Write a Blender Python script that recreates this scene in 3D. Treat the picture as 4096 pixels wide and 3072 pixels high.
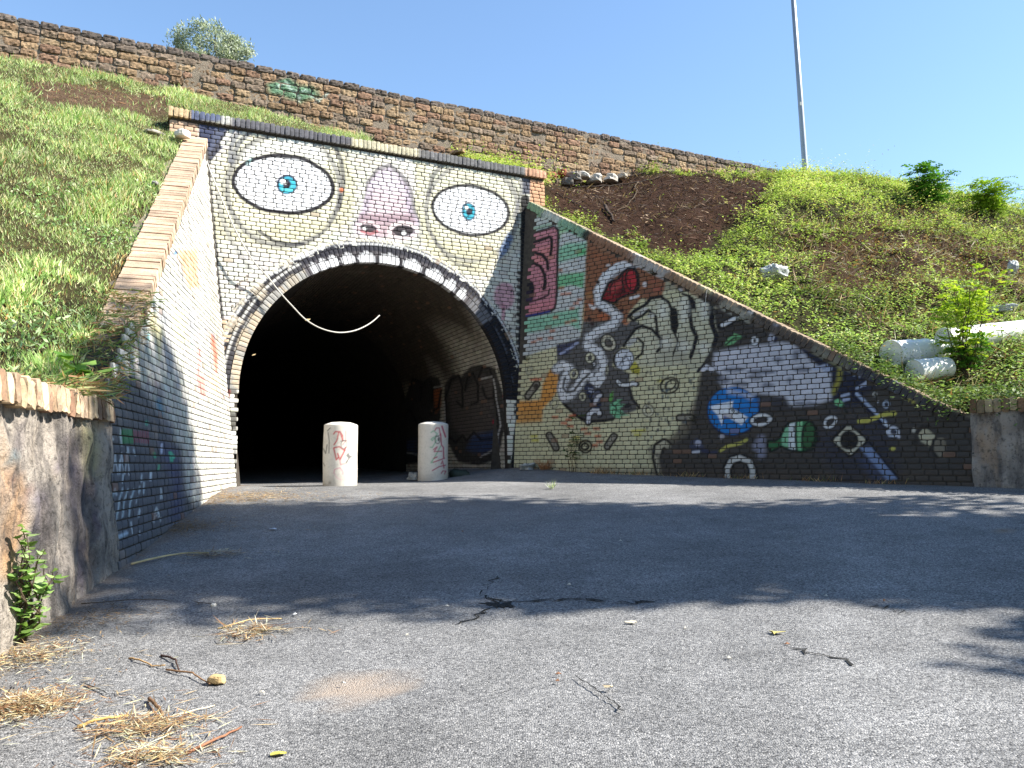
import bpy, math, random
import numpy as np
from mathutils import Vector
rng = np.random.default_rng(7); random.seed(7)
for o in list(bpy.data.objects): bpy.data.objects.remove(o)
S = bpy.context.scene; COL = S.collection

# ------------------------------------------------------------------ camera
F = 3200.0                       # focal length in photo pixels (photo 4096 x 3072)
TH = math.atan((1855-1536)/F)    # pitch: horizon at row 1855
EYE = 1.1
cam = bpy.data.cameras.new('camera'); cam.sensor_width = 36; cam.lens = 36*F/4096
cam.clip_start = 0.05; cam.clip_end = 3000
co = bpy.data.objects.new('camera', cam); COL.objects.link(co)
co.location = (0, 0, EYE); co.rotation_euler = (math.pi/2+TH, 0, 0); S.camera = co
S.render.resolution_x = 1024; S.render.resolution_y = 768

# ------------------------------------------------------------------ directions of the place
AZ = math.radians(65)                                   # the portal's front runs this way
U = np.array([math.sin(AZ), math.cos(AZ), 0]); N = np.array([U[1], -U[0], 0]); NB = -N
ZH = np.array([0, 0, 1.0])
def adir(deg): return np.array([math.sin(math.radians(deg)), math.cos(math.radians(deg)), 0])
WR = -adir(-48); NR = np.array([WR[1], -WR[0], 0])     # right wing wall, out from the corner
WL = -adir(-11.3); NL = np.array([-WL[1], WL[0], 0])   # left wing wall

# ------------------------------------------------------------------ sky and sun
SUN = 1.60*U + 1.0*N + 1.86*ZH; SUN /= np.linalg.norm(SUN)
w = bpy.data.worlds.new('World'); S.world = w; w.use_nodes = True
nt = w.node_tree; bg = nt.nodes['Background']; sky = nt.nodes.new('ShaderNodeTexSky')
sky.sky_type = 'NISHITA'; sky.sun_disc = False
sky.sun_elevation = math.asin(SUN[2]); sky.sun_rotation = math.atan2(SUN[0], SUN[1])
sky.air_density = 1.3; sky.dust_density = 0.1; sky.ozone_density = 4.5; sky.altitude = 0
nt.links.new(sky.outputs[0], bg.inputs[0]); bg.inputs[1].default_value = 0.097
sl = bpy.data.lights.new('sun', 'SUN'); sl.energy = 5.0; sl.angle = math.radians(0.53); sl.color = (1.0, 0.955, 0.88)
so = bpy.data.objects.new('sun', sl); COL.objects.link(so); so.location = (20, -5, 25)
so.rotation_euler = Vector(-SUN).to_track_quat('-Z', 'Y').to_euler()
S.view_settings.view_transform = 'Standard'; S.view_settings.look = 'None'
S.view_settings.gamma = 1; S.view_settings.use_curve_mapping = False
S.view_settings.exposure = 1.38

# ------------------------------------------------------------------ photo pixel <-> place
FWD = np.array([0, math.cos(TH), math.sin(TH)]); UPV = np.array([0, -math.sin(TH), math.cos(TH)])
OC = np.array([0, 0, EYE]); K = 4096/2212
def proj(p):
    q = np.asarray(p, float)-OC; d = np.maximum(q@FWD, 1e-3)
    return np.stack([2048+F*q[..., 0]/d, 1536-F*(q@UPV)/d], -1)
def ray(x, y): return np.array([(x*K-2048)/F, 0, 0])+FWD+UPV*(1536-y*K)/F
def onplane(x, y, P, Nn):
    v = ray(x, y); return OC+v*(((P-OC)@Nn)/(v@Nn))
def atdepth(x, y, Y): v = ray(x, y); return OC+v*(Y/v[1])
def srgb(r, g, b):
    c = np.array([r, g, b], float)/255
    return np.where(c <= .04045, c/12.92, ((c+.055)/1.055)**2.4)
_nk = rng.normal(size=(40, 3)); _np = rng.uniform(0, 6.28, 40)
def noise(p, scale, seed=0, oct=3):
    """cheap smooth noise, about -1..1"""
    p = np.asarray(p, float); out = 0; amp = 1; tot = 0
    if p.shape[-1] == 2: p = np.concatenate([p, np.zeros(p.shape[:-1]+(1,))], -1)
    for o in range(oct):
        v = 0
        for i in range(5):
            k = _nk[(seed*5+o*5+i) % 40]; v = v+np.sin(p@k*scale*2.2*2**o+_np[(seed*3+o*5+i) % 40])
        out = out+v/2.2*amp; tot += amp; amp *= .55
    return out/tot

# ------------------------------------------------------------------ object helpers
def link(o, parent=None):
    COL.objects.link(o)
    if parent is not None: o.parent = parent
    return o
def tag(o, label=None, cat=None, group=None, kind=None):
    if label: o['label'] = label
    if cat: o['category'] = cat
    if group: o['group'] = group
    if kind: o['kind'] = kind
    return o
def thing(name, label, cat, loc=(0, 0, 0), group=None):
    o = bpy.data.objects.new(name, None); o.location = loc; o.empty_display_size = .2
    COL.objects.link(o); tag(o, label, cat, group); return o
def mesh_obj(name, V, faces, mat, parent=None, col=None, smooth=False, kind=None):
    V = np.asarray(V, float)
    if parent is not None: V = V-np.array(parent_origin(parent))
    m = bpy.data.meshes.new(name)
    if isinstance(faces, np.ndarray) and len(faces) > 2000:
        nf, k_ = faces.shape; m.vertices.add(len(V)); m.vertices.foreach_set('co', V.astype(np.float32).ravel())
        m.loops.add(nf*k_); m.loops.foreach_set('vertex_index', faces.astype(np.int32).ravel()); m.polygons.add(nf); m.polygons.foreach_set('loop_start', np.arange(0, nf*k_, k_, dtype=np.int32)); m.update(calc_edges=True)
    else: m.from_pydata(V.tolist(), [], faces if isinstance(faces, list) else faces.tolist())
    if mat: m.materials.append(mat)
    if col is not None:
        c = np.ones((len(V), 4)); c[:, :3] = col
        a = m.color_attributes.new('Col', 'FLOAT_COLOR', 'POINT'); a.data.foreach_set('color', c.astype(np.float32).ravel())
    if smooth: m.polygons.foreach_set('use_smooth', np.ones(len(m.polygons), bool))
    m.update()
    o = bpy.data.objects.new(name, m); link(o, parent)
    if kind: o['kind'] = kind
    return o
def parent_origin(p):
    v = np.zeros(3)
    while p is not None: v = v+np.array(p.location); p = p.parent
    return v

class MB:
    """collects simple shapes into one mesh"""
    def __init__(s): s.v = []; s.f = []
    def add(s, V, Fc):
        n = len(s.v); s.v += [tuple(p) for p in V]; s.f += [tuple(i+n for i in f) for f in Fc]
    def tube(s, pts, rad, n=6, cap=True):
        pts = [np.array(p, float) for p in pts]; R = rad if hasattr(rad, '__len__') else [rad]*len(pts)
        V = []; prev = None
        for i, p in enumerate(pts):
            t = pts[min(i+1, len(pts)-1)]-pts[max(i-1, 0)]; t = t/(np.linalg.norm(t)+1e-9)
            if prev is None: a = np.cross(t, [0, 0, 1.] if abs(t[2]) < .9 else [1., 0, 0])
            else: a = prev-t*(prev@t)
            a = a/(np.linalg.norm(a)+1e-9); prev = a; b = np.cross(t, a)
            for k in range(n): V.append(p+R[i]*(a*math.cos(2*math.pi*k/n)+b*math.sin(2*math.pi*k/n)))
        Fc = [(i*n+k, i*n+(k+1) % n, (i+1)*n+(k+1) % n, (i+1)*n+k) for i in range(len(pts)-1) for k in range(n)]
        if cap: Fc += [tuple(range(n))[::-1], tuple(range((len(pts)-1)*n, len(pts)*n))]
        s.add(V, Fc)
    def lathe(s, prof, org, axis=ZH, n=32):
        axis = np.array(axis, float); axis /= np.linalg.norm(axis)
        a = np.cross(axis, [0, 0, 1.] if abs(axis[2]) < .9 else [1., 0, 0]); a /= np.linalg.norm(a); b = np.cross(axis, a)
        V = [np.array(org)+axis*h+r*(a*math.cos(2*math.pi*k/n)+b*math.sin(2*math.pi*k/n)) for r, h in prof for k in range(n)]
        Fc = [(i*n+k, i*n+(k+1) % n, (i+1)*n+(k+1) % n, (i+1)*n+k) for i in range(len(prof)-1) for k in range(n)]
        Fc += [tuple(range(n))[::-1], tuple(range((len(prof)-1)*n, len(prof)*n))]
        s.add(V, Fc)
    def box(s, c, ex, ey, ez):
        c, ex, ey, ez = [np.array(q, float) for q in (c, ex, ey, ez)]
        V = [c+i*ex+j*ey+k*ez for i in (-.5, .5) for j in (-.5, .5) for k in (-.5, .5)]
        s.add(V, [(0, 1, 3, 2), (4, 6, 7, 5), (0, 4, 5, 1), (2, 3, 7, 6), (0, 2, 6, 4), (1, 5, 7, 3)])
    def build(s, name, mat, parent=None, smooth=False, kind=None, col=None):
        return mesh_obj(name, np.array(s.v), s.f, mat, parent, col, smooth, kind)

# ------------------------------------------------------------------ materials
def mat_base(name, rough=.85, spec=.3):
    m = bpy.data.materials.new(name); m.use_nodes = True; t = m.node_tree; b = t.nodes['Principled BSDF']
    b.inputs['Roughness'].default_value = rough; b.inputs['Specular IOR Level'].default_value = spec
    return m, t, b
def nd(t, typ, **kw):
    n = t.nodes.new(typ)
    for k, v in kw.items():
        if k in n.inputs: n.inputs[k].default_value = v
        else: setattr(n, k, v)
    return n
def ramp(t, fac, stops):
    r = t.nodes.new('ShaderNodeValToRGB'); e = r.color_ramp.elements
    while len(e) < len(stops): e.new(.5)
    for el, (p, c) in zip(e, stops):
        el.position = p; el.color = (c[0], c[1], c[2], 1) if hasattr(c, '__len__') else (c, c, c, 1)
    t.links.new(fac, r.inputs[0]); return r.outputs[0]
def mixc(t, fac, a, b, mode='MIX'):
    n = t.nodes.new('ShaderNodeMix'); n.data_type = 'RGBA'; n.blend_type = mode
    for s, v in ((0, fac), (6, a), (7, b)):
        if hasattr(v, 'is_linked') or isinstance(v, bpy.types.NodeSocket): t.links.new(v, n.inputs[s])
        elif s == 0: n.inputs[0].default_value = v
        else: n.inputs[s].default_value = (*v[:3], 1)
    return n.outputs[2]
def bump(t, b, h, strength, dist):
    n = nd(t, 'ShaderNodeBump', Strength=strength, Distance=dist); t.links.new(h, n.inputs['Height'])
    t.links.new(n.outputs[0], b.inputs['Normal']); return n
def coords(t): return t.nodes.new('ShaderNodeTexCoord').outputs['Object']
def noisetex(t, scale, detail=5, rough=.6, vec=None):
    n = nd(t, 'ShaderNodeTexNoise', Scale=scale, Detail=detail, Roughness=rough)
    g = t.nodes.new('ShaderNodeNewGeometry') if vec is None else None
    t.links.new(g.outputs['Position'] if g else vec, n.inputs['Vector']); return n.outputs[0]
def attr(t): 
    a = t.nodes.new('ShaderNodeAttribute'); a.attribute_name = 'Col'; return a.outputs[0]

def vc_mat(name, rough=.85, var=.25, vscale=18, bscale=60, bstr=.35, bdist=.004, dirt=(.09, .08, .065), dirtamt=.35, spec=.25):
    """vertex-coloured surface (paint, stone, soil) with procedural grain, grime and relief"""
    m, t, b = mat_base(name, rough, spec); c = attr(t)
    n1 = noisetex(t, vscale); n2 = noisetex(t, vscale*5, 3)
    v = ramp(t, n1, [(.25, 1-var), (.75, 1.0+var*.35)])
    c1 = mixc(t, 1.0, c, v, 'MULTIPLY')
    g = ramp(t, n2, [(.50, 0), (.72, dirtamt)])
    c2 = mixc(t, g, c1, dirt)
    t.links.new(c2, b.inputs['Base Color'])
    bump(t, b, noisetex(t, bscale, 6, .65), bstr, bdist); return m
M = {}
M['paint'] = vc_mat('painted_brick', .8, .16, 9, 70, .5, .004, dirtamt=.28)
M['coping'] = vc_mat('coping_brick', .9, .3, 14, 60, .7, .006, dirtamt=.45)
def tufa_mat():
    m, t, b = mat_base('tufa', .95, .1); c = attr(t)
    n1 = noisetex(t, 9); v = ramp(t, n1, [(.25, .62), (.75, 1.15)]); c1 = mixc(t, 1.0, c, v, 'MULTIPLY')
    vo = nd(t, 'ShaderNodeTexVoronoi', Scale=30.0); g = t.nodes.new('ShaderNodeNewGeometry'); t.links.new(g.outputs['Position'], vo.inputs['Vector'])
    n2 = noisetex(t, 26, 5, .75)
    pit = ramp(t, n2, [(.35, .75), (.44, 0)])
    c2 = mixc(t, pit, c1, (.028, .018, .012)); t.links.new(c2, b.inputs['Base Color'])
    bump(t, b, noisetex(t, 55, 6, .7), .8, .012); return m
M['tufa'] = tufa_mat()
def simple_mat(name, col, rough=.8, var=.3, vscale=12, bscale=50, bstr=.3, bdist=.004, spec=.3, metal=0):
    m, t, b = mat_base(name, rough, spec); b.inputs['Metallic'].default_value = metal
    n1 = noisetex(t, vscale); v = ramp(t, n1, [(.25, 1-var), (.75, 1+var*.4)])
    c = mixc(t, 1.0, col, v, 'MULTIPLY'); t.links.new(c, b.inputs['Base Color'])
    if bstr: bump(t, b, noisetex(t, bscale, 5), bstr, bdist)
    return m
M['mortar_dark'] = simple_mat('dirty_mortar', srgb(74, 68, 60), .95, .45, 15, 90, .8, .006)
M['mortar_grey'] = simple_mat('grey_mortar', srgb(136, 124, 108), .95, .5, 10, 60, .9, .02)
M['plain'] = vc_mat('weathered', .85, .25, 14, 80, .3, .003, dirtamt=.15)
M['soil'] = vc_mat('soil', 1.0, .55, 6, 30, 1.0, .05, dirt=(.012, .009, .006), dirtamt=.7, spec=.05)
def leaf_mat(name, rough=.55, transl=.35):
    m, t, b = mat_base(name, rough, .35); c = attr(t); t.links.new(c, b.inputs['Base Color'])
    tr = t.nodes.new('ShaderNodeBsdfTranslucent'); c2 = mixc(t, 1.0, c, (1.15, 1.2, .75), 'MULTIPLY'); t.links.new(c2, tr.inputs[0])
    mx = t.nodes.new('ShaderNodeMixShader'); mx.inputs[0].default_value = transl
    t.links.new(b.outputs[0], mx.inputs[1]); t.links.new(tr.outputs[0], mx.inputs[2])
    t.links.new(mx.outputs[0], t.nodes['Material Output'].inputs[0]); return m
M['leaf'] = leaf_mat('leaf'); M['dry'] = leaf_mat('dry_plant', .8, .2)
M['bark'] = simple_mat('bark', srgb(92, 78, 62), .95, .5, 20, 60, 1, .02)

# ================================================================== mural paint
class Paint:
    """brush strokes traced from the photograph, applied to the vertices of the wall they are on"""
    def __init__(s, bold=1.0): s.ops = []; s.bold = bold; s.fr(0, 0, K)
    def fr(s, x, y, k): s.o = np.array([x, y], float); s.k = k; return s
    def P(s, pts): return np.asarray(pts, float)*s.k+s.o
    def poly(s, pts, col, a=1, soft=3): s.ops.append(('p', s.P(pts), srgb(*col), a, soft)); return s
    def line(s, pts, w, col, a=1, soft=2.5): s.ops.append(('l', s.P(pts), w*s.k/2*s.bold, srgb(*col), a, soft)); return s
    def ell(s, c, rx, ry, rot, col, a=1, soft=3): s.ops.append(('e', s.P(c), rx*s.k, ry*s.k, math.radians(rot), srgb(*col), a, soft)); return s
    def ring(s, c, rx, ry, rot, w, col, a=1, soft=2.5): s.ops.append(('r', s.P(c), rx*s.k, ry*s.k, math.radians(rot), w*s.k/2*s.bold, srgb(*col), a, soft)); return s
    def oring(s, c, rx, ry, rot=0, w=20, col=(200, 195, 165), hole=None, blk=(28, 26, 25)):
        """a ring or washer: light band with dark outlines"""
        if hole: s.ell(c, rx, ry, rot, hole)
        s.ring(c, rx, ry, rot, w*1.9, blk, .95); s.ring(c, rx*.97, ry*.97, rot, w, col); return s
    @staticmethod
    def seg(p, a, b):
        ab = b-a; t = np.clip(((p-a)@ab)/max(ab@ab, 1e-9), 0, 1)
        return np.linalg.norm(p-a-t[:, None]*ab, axis=1)
    def apply(s, px, col, wob=2.0):
        px = px+wob*np.stack([noise(px, .02, 1), noise(px, .02, 4)], -1)
        for op in s.ops:
            k = op[0]; soft = op[-1]; al = op[-2]; c = op[-3]
            if k in 'pl':
                pad = (op[2] if k == 'l' else 0)+soft*2
                lo = op[1].min(0)-pad; hi = op[1].max(0)+pad
            else:
                r = max(op[2], op[3])+(op[5] if k == 'r' else 0)+soft*2; lo = op[1]-r; hi = op[1]+r
            i = np.where(np.all((px > lo) & (px < hi), 1))[0]
            if not len(i): continue
            q = px[i]
            if k == 'p':
                pts = op[1]; n = len(pts); d = np.full(len(q), 1e9); ins = np.zeros(len(q), bool)
                for j in range(n):
                    a, b = pts[j], pts[(j+1) % n]; d = np.minimum(d, s.seg(q, a, b))
                    cr = ((a[1] > q[:, 1]) != (b[1] > q[:, 1]))
                    xx = (b[0]-a[0])*(q[:, 1]-a[1])/((b[1]-a[1]) or 1e-9)+a[0]; ins ^= cr & (q[:, 0] < xx)
                d = np.where(ins, -d, d)
            elif k == 'l':
                pts = op[1]; d = np.min([s.seg(q, pts[j], pts[j+1]) for j in range(len(pts)-1)], axis=0)-op[2]
            else:
                dx = q-op[1]; cs, sn = math.cos(op[4]), math.sin(op[4])
                x = dx[:, 0]*cs+dx[:, 1]*sn; y = -dx[:, 0]*sn+dx[:, 1]*cs
                rr = np.sqrt((x/op[2])**2+(y/op[3])**2)+1e-9
                loc = np.sqrt(x*x+y*y)/rr
                d = (rr-1)*loc
                if k == 'r': d = np.abs(d)-op[5]
            f = np.clip(.5-d/(2*soft), 0, 1)*al
            col[i] = col[i]*(1-f[:, None])+c*f[:, None]
        return col
CA = (750, 400, .3616); CB = (1350, 600, .4069); CC = (2050, 850, .36166); CD = (2050, 1350, .36166)
CE = (2750, 1250, .42194); CF = (3250, 1350, .39185); CG = (850, 1200, .5651); CI = (300, 1500, .42194); CJ = (450, 1000, .5252); CKK = (400, 600, .663)
BLK = (30, 29, 32); WHT = (236, 236, 232); CREAM = (214, 208, 178); GRY = (118, 116, 112)

# ---- the face on the portal
face = Paint(1.25)
face.poly([(440, 520), (560, 525), (700, 480), (755, 500), (770, 430), (740, 300), (760, 300), (900, 330), (900, 480), (930, 560), (1000, 590), (1060, 600), (1060, 560), (960, 520), (900, 440), (930, 350), (820, 320), (730, 290), (745, 400), (700, 500), (620, 540), (520, 500), (450, 440)], (196, 190, 152), .55, 14)
face.ell((615, 405), 150, 150, 0, (205, 200, 165), .55, 18)
face.ell((1018, 458), 125, 130, 0, (205, 200, 165), .5, 18)
# left eye
face.ell((613, 408), 122, 122, 0, (222, 218, 190), .8, 6)
face.ring((613, 410), 121, 121, 0, 9, (128, 127, 126), .8)
face.ell((613, 345), 90, 45, 0, (236, 235, 228), .8, 14)
face.ell((640, 495), 70, 20, -8, (200, 194, 160), .6, 10)
face.line([(735, 420), (725, 465), (700, 500), (672, 520), (640, 528)], 6, (120, 118, 112), .6)
face.line([(560, 500), (590, 520), (625, 528), (655, 526)], 6, (62, 62, 66), .9)
face.line([(500, 345), (480, 400), (490, 440), (520, 480), (560, 510)], 5, (120, 120, 120), .5)
face.line([(690, 285), (720, 310), (738, 350), (742, 400), (730, 450)], 8, (92, 91, 92), .8)
face.line([(500, 350), (515, 310), (540, 285)], 9, (110, 112, 118), .8)
face.line([(735, 300), (752, 340)], 7, (150, 148, 140), .6)
face.ell((612, 398), 112, 68, 6, (200, 196, 165), .5, 8)
face.ring((612, 398), 107, 61, 6, 8.5, (34, 33, 38)); face.ell((612, 398), 103, 57, 6, (238, 240, 242))
face.ell((619, 399), 22.5, 22, 0, (40, 44, 72)); face.ell((620, 400), 18.5, 18, 0, (58, 168, 190)); face.ell((620, 408), 13, 8, 0, (86, 196, 206), .9)
face.ell((619, 398), 9, 9.5, 0, (38, 38, 52)); face.ell((610, 392), 6.5, 5.5, -20, WHT); face.ell((617, 396), 2, 2, 0, WHT)
face.ell((538, 350), 4, 16, 20, (150, 190, 188), .5, 8)
# right eye
face.ring((1020, 458), 99, 104, 0, 7.5, (136, 134, 130), .8)
face.line([(925, 420), (935, 380), (960, 352), (985, 345)], 8, (104, 103, 104), .8)
face.ell((1015, 540), 60, 18, 10, (200, 194, 160), .6, 10)
face.line([(900, 340), (905, 400), (900, 460)], 10, (196, 192, 160), .6, 8)
face.line([(1080, 350), (1112, 400), (1120, 450), (1108, 500)], 6, (140, 138, 132), .6)
face.line([(940, 520), (960, 550), (985, 570), (1020, 577)], 5, (110, 108, 104), .7)
face.ell((1017, 454), 86, 57, 9, (198, 194, 165), .5, 8)
face.ring((1017, 454), 82, 52, 9, 6.5, (48, 47, 49)); face.ell((1017, 454), 79, 49, 9, (238, 240, 240))
face.ell((1012, 457), 15.5, 20, -8, (44, 52, 78)); face.ell((1012.5, 457), 12.5, 16.5, -8, (58, 168, 188)); face.ell((1013, 457), 7, 8, 0, (42, 42, 56)); face.ell((1007, 449), 4, 4.5, 0, WHT)
# nose
face.line([(790, 440), (797, 395), (818, 366), (842, 359), (868, 380), (886, 412), (892, 450), (902, 480)], 9, (112, 107, 112), .85)
face.poly([(762, 492), (774, 470), (786, 435), (798, 395), (818, 370), (842, 362), (866, 384), (884, 414), (890, 455), (906, 478), (905, 505), (885, 516), (850, 508), (820, 514), (785, 512), (765, 505)], (198, 186, 196), .95, 5)
face.poly([(790, 450), (800, 415), (835, 400), (870, 415), (884, 455), (890, 470), (785, 470)], (210, 190, 192), .7, 12)
face.ell((842, 400), 22, 24, 0, (226, 216, 222), .7, 12)
face.poly([(776, 470), (792, 425), (806, 400), (800, 440), (792, 470)], (168, 156, 168), .7, 8)
face.poly([(878, 400), (890, 450), (900, 475), (884, 470), (876, 430)], (168, 156, 168), .7, 8)
face.poly([(778, 462), (892, 462), (900, 482), (770, 482)], (142, 114, 120), .75, 10)
face.poly([(800, 480), (880, 482), (850, 512), (815, 512)], (170, 136, 134), .6, 10)
face.ring((795, 493), 23, 13, 0, 6, (226, 205, 205)); face.ell((796, 493), 18, 9.5, 8, (66, 58, 62)); face.ell((788, 495), 4.5, 4, 0, WHT); face.line([(780, 500), (800, 506), (815, 500)], 5, (170, 108, 112))
face.ring((871, 499), 30, 17, 0, 7, (228, 214, 212)); face.ell((871, 498), 23, 12.5, 0, (52, 46, 50)); face.ell((872, 503), 6, 5, 0, WHT)
face.line([(770, 470), (757, 495), (765, 515)], 4, (150, 150, 150), .7); face.line([(905, 480), (913, 500), (900, 522)], 4, (150, 150, 150), .7)
# dark navy top-left corner, line down the left edge
face.poly([(428, 255), (500, 262), (494, 285), (470, 310), (452, 335), (440, 340), (430, 300)], (62, 68, 92)); face.poly([(470, 262), (520, 270), (480, 320), (455, 345), (448, 330)], (92, 98, 118), .8, 4)
face.poly([(362, 240), (428, 250), (428, 300), (362, 310)], (190, 152, 122), .8, 5)
face.line([(492, 285), (475, 310), (455, 340)], 11, (70, 72, 84)); face.line([(520, 280), (505, 300), (498, 320), (497, 345)], 9, (120, 122, 128), .8); face.line([(500, 280), (480, 310)], 8, (222, 220, 205))
face.line([(446, 325), (452, 420), (462, 520), (470, 620), (486, 740), (492, 900)], 9, (72, 70, 72), .9)
face.line([(470, 420), (480, 470), (500, 520), (540, 580)], 9, (150, 150, 148), .7); face.line([(500, 480), (530, 530), (570, 590)], 8, (160, 160, 158), .6)
face.ell((738, 410), 5, 5, 0, (196, 112, 72), .9)
# right corner of the face
face.poly([(1128, 355), (1150, 360), (1146, 420), (1128, 420)], (58, 62, 80), .95); face.poly([(1148, 360), (1185, 368), (1185, 450), (1143, 440)], (196, 148, 112), .95)
face.line([(1120, 345), (1128, 380), (1124, 430), (1110, 470)], 7, (120, 120, 122), .7)
face.line([(1134, 430), (1132, 600), (1128, 760), (1122, 900), (1112, 1010)], 14, (26, 25, 27))
face.poly([(1098, 500), (1110, 515), (1098, 545), (1075, 565), (1082, 530)], (92, 116, 152), .85, 5)
face.ell((1090, 640), 22, 30, 0, (206, 156, 162), .9, 6); face.line([(1088, 660), (1086, 700)], 6, (200, 140, 150), .8)
# speckled dots beside the arch
r0 = np.random.default_rng(3)
for i in range(70):
    x = r0.uniform(470, 560); y = r0.uniform(585, 800)
    if abs((x-470)-(800-y)*.33) < 30: face.ell((x, y), 3.2, 2.4, -20, (104, 84, 78), .85, 2)
for i in range(80):
    x = r0.uniform(1045, 1128); y = r0.uniform(625, 900)
    if x > 1040+(y-620)*.30: face.ell((x, y), 2.6, 3.0, 0, (36, 34, 36), .9, 2)
for y in range(590, 900, 15): face.ell((1122-(y-590)*.02, y), 6, 4.5, 30, (30, 28, 30), .9, 2)
# left jamb
for y0, y1, c in ((690, 740, (205, 180, 150)), (745, 790, (60, 58, 60)), (790, 815, (215, 190, 160)), (820, 850, (70, 70, 72)), (855, 885, (230, 228, 222)), (890, 930, (50, 50, 52)), (935, 960, (235, 235, 230)), (965, 1060, (130, 130, 130))):
    face.poly([(478, y0), (512, y0), (512, y1), (478, y1)], c, .85, 5)
face.ring((488, 848), 7, 14, 0, 6, (140, 70, 60), .8)

# ---- the right wing wall
rw = Paint(1.3)
rw.fr(*CD)
rw.poly([(0, 60), (700, -350), (2200, -600), (2200, 300), (2090, 330), (2075, 450), (2060, 620), (1960, 800), (1850, 960), (1760, 1120), (1580, 1230), (1560, 1400), (1850, 1480), (1900, 1600), (0, 1600)], (196, 190, 152), 1, 8)
rw.poly([(1500, 1230), (1800, 1060), (2000, 800), (2300, 900), (2300, 1700), (1500, 1700), (1560, 1400)], (84, 76, 66), .75, 14)
rw.poly([(0, 1440), (1600, 1440), (1700, 1600), (0, 1600)], (120, 108, 90), .6, 14)
# green and white panel
rw.fr(*CC)
rw.poly([(90, -60), (330, 0), (820, 260), (800, 800), (770, 1150), (750, 1400), (690, 1460), (490, 1480), (90, 1600)], (188, 190, 186), 1, 4)
rw.poly([(130, -40), (290, -10), (520, 110), (120, 240)], (96, 150, 104), .9, 8); rw.poly([(150, 60), (330, 30), (480, 100), (160, 200)], (184, 186, 182), .9, 8)
rw.poly([(505, 110), (660, 200), (540, 230), (505, 330)], (130, 178, 120), .8, 8)
rw.poly([(505, 400), (600, 340), (820, 330), (815, 470), (500, 560)], (130, 186, 150), .9, 8); rw.poly([(720, 420), (815, 400), (812, 470), (720, 480)], (90, 168, 104), .9, 6)
rw.poly([(495, 690), (800, 660), (785, 840), (640, 800), (488, 850)], (112, 178, 128), .95, 6)
rw.poly([(90, 1180), (420, 1120), (740, 1050), (745, 1300), (620, 1240), (90, 1350)], (128, 184, 150), .9, 8)
for x, y in ((520, 640), (540, 830), (620, 900), (700, 1000), (660, 1060), (480, 1160), (610, 1220), (680, 1200), (440, 1310), (300, 1400), (230, 1430), (420, 1390), (560, 900), (740, 960)):
    rw.poly([(x-30, y-14), (x+32, y-20), (x+32, y+14), (x-30, y+20)], (178, 112, 84), .8, 4)
# pink panel
rw.poly([(110, 270), (470, 130), (520, 170), (505, 900), (480, 1070), (430, 1105), (90, 1180)], (30, 27, 30))
rw.poly([(110, 300), (460, 160), (492, 200), (478, 900), (455, 1040), (425, 1075), (90, 1145)], (186, 124, 132), 1, 4)
rw.poly([(130, 1030), (470, 960), (450, 1050), (90, 1140)], (202, 126, 132), .7, 8); rw.poly([(200, 420), (460, 360), (450, 520), (240, 560)], (206, 130, 122), .6, 14)
rw.line([(90, 375), (300, 310), (415, 268), (436, 300), (432, 380), (420, 470)], 26, (34, 28, 32)); rw.line([(90, 470), (240, 440), (330, 465), (385, 540), (395, 620)], 28, (34, 28, 32))
rw.line([(90, 600), (240, 560), (310, 590), (355, 680), (360, 780), (345, 850)], 28, (34, 28, 32)); rw.line([(150, 1000), (330, 945), (400, 915), (412, 840)], 14, (40, 34, 38))
rw.ell((170, 870), 75, 125, 5, (30, 26, 34)); rw.ell((180, 940), 55, 60, 0, (54, 44, 66), .8, 10)
rw.line([(90, 1165), (250, 1130), (400, 1095)], 18, (44, 56, 120))
rw.line([(126, -60), (120, 400), (106, 900), (90, 1600)], 34, (24, 23, 25))
# brown zone
rw.poly([(828, 240), (1300, 520), (1700, 720), (1660, 900), (1640, 1010), (1430, 950), (1300, 1100), (1250, 1240), (1100, 1210), (780, 1230), (800, 850)], (134, 88, 62), 1, 5)
for x, y, c in ((950, 480, (150, 92, 62)), (1010, 430, (128, 92, 66)), (900, 1030, (186, 108, 66)), (880, 920, (170, 120, 62)), (1000, 1150, (176, 96, 60)), (1280, 1230, (184, 102, 64)), (1600, 850, (152, 84, 66)), (1500, 890, (120, 80, 62)), (1560, 760, (150, 88, 66))):
    rw.ell((x, y), 60, 34, 0, c, .8, 10)
# dark grey zone
rw.poly([(775, 1210), (1110, 1190), (1260, 1240), (1330, 1180), (1440, 1240), (1360, 1290), (1280, 1400), (1220, 1480), (1130, 1560), (1100, 1680), (490, 1680), (495, 1470), (690, 1460), (750, 1390)], (92, 90, 88), 1, 4)
rw.fr(*CD)
rw.poly([(495, 80), (760, 10), (1100, 90), (1110, 320), (1300, 400), (1290, 540), (1330, 620), (1380, 800), (1110, 910), (820, 950), (690, 860), (570, 720), (500, 560)], (88, 86, 84), 1, 4)
rw.line([(1290, 540), (1330, 690), (1400, 780)], 26, (40, 38, 38)); rw.line([(560, 720), (690, 860), (830, 930), (1000, 925), (1110, 905)], 26, (28, 27, 28))
rw.poly([(490, 80), (640, 60), (740, 20), (620, 180), (500, 200)], (60, 62, 84), .9, 5); rw.line([(530, 180), (620, 130), (720, 60)], 22, (160, 168, 196), .8)
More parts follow.
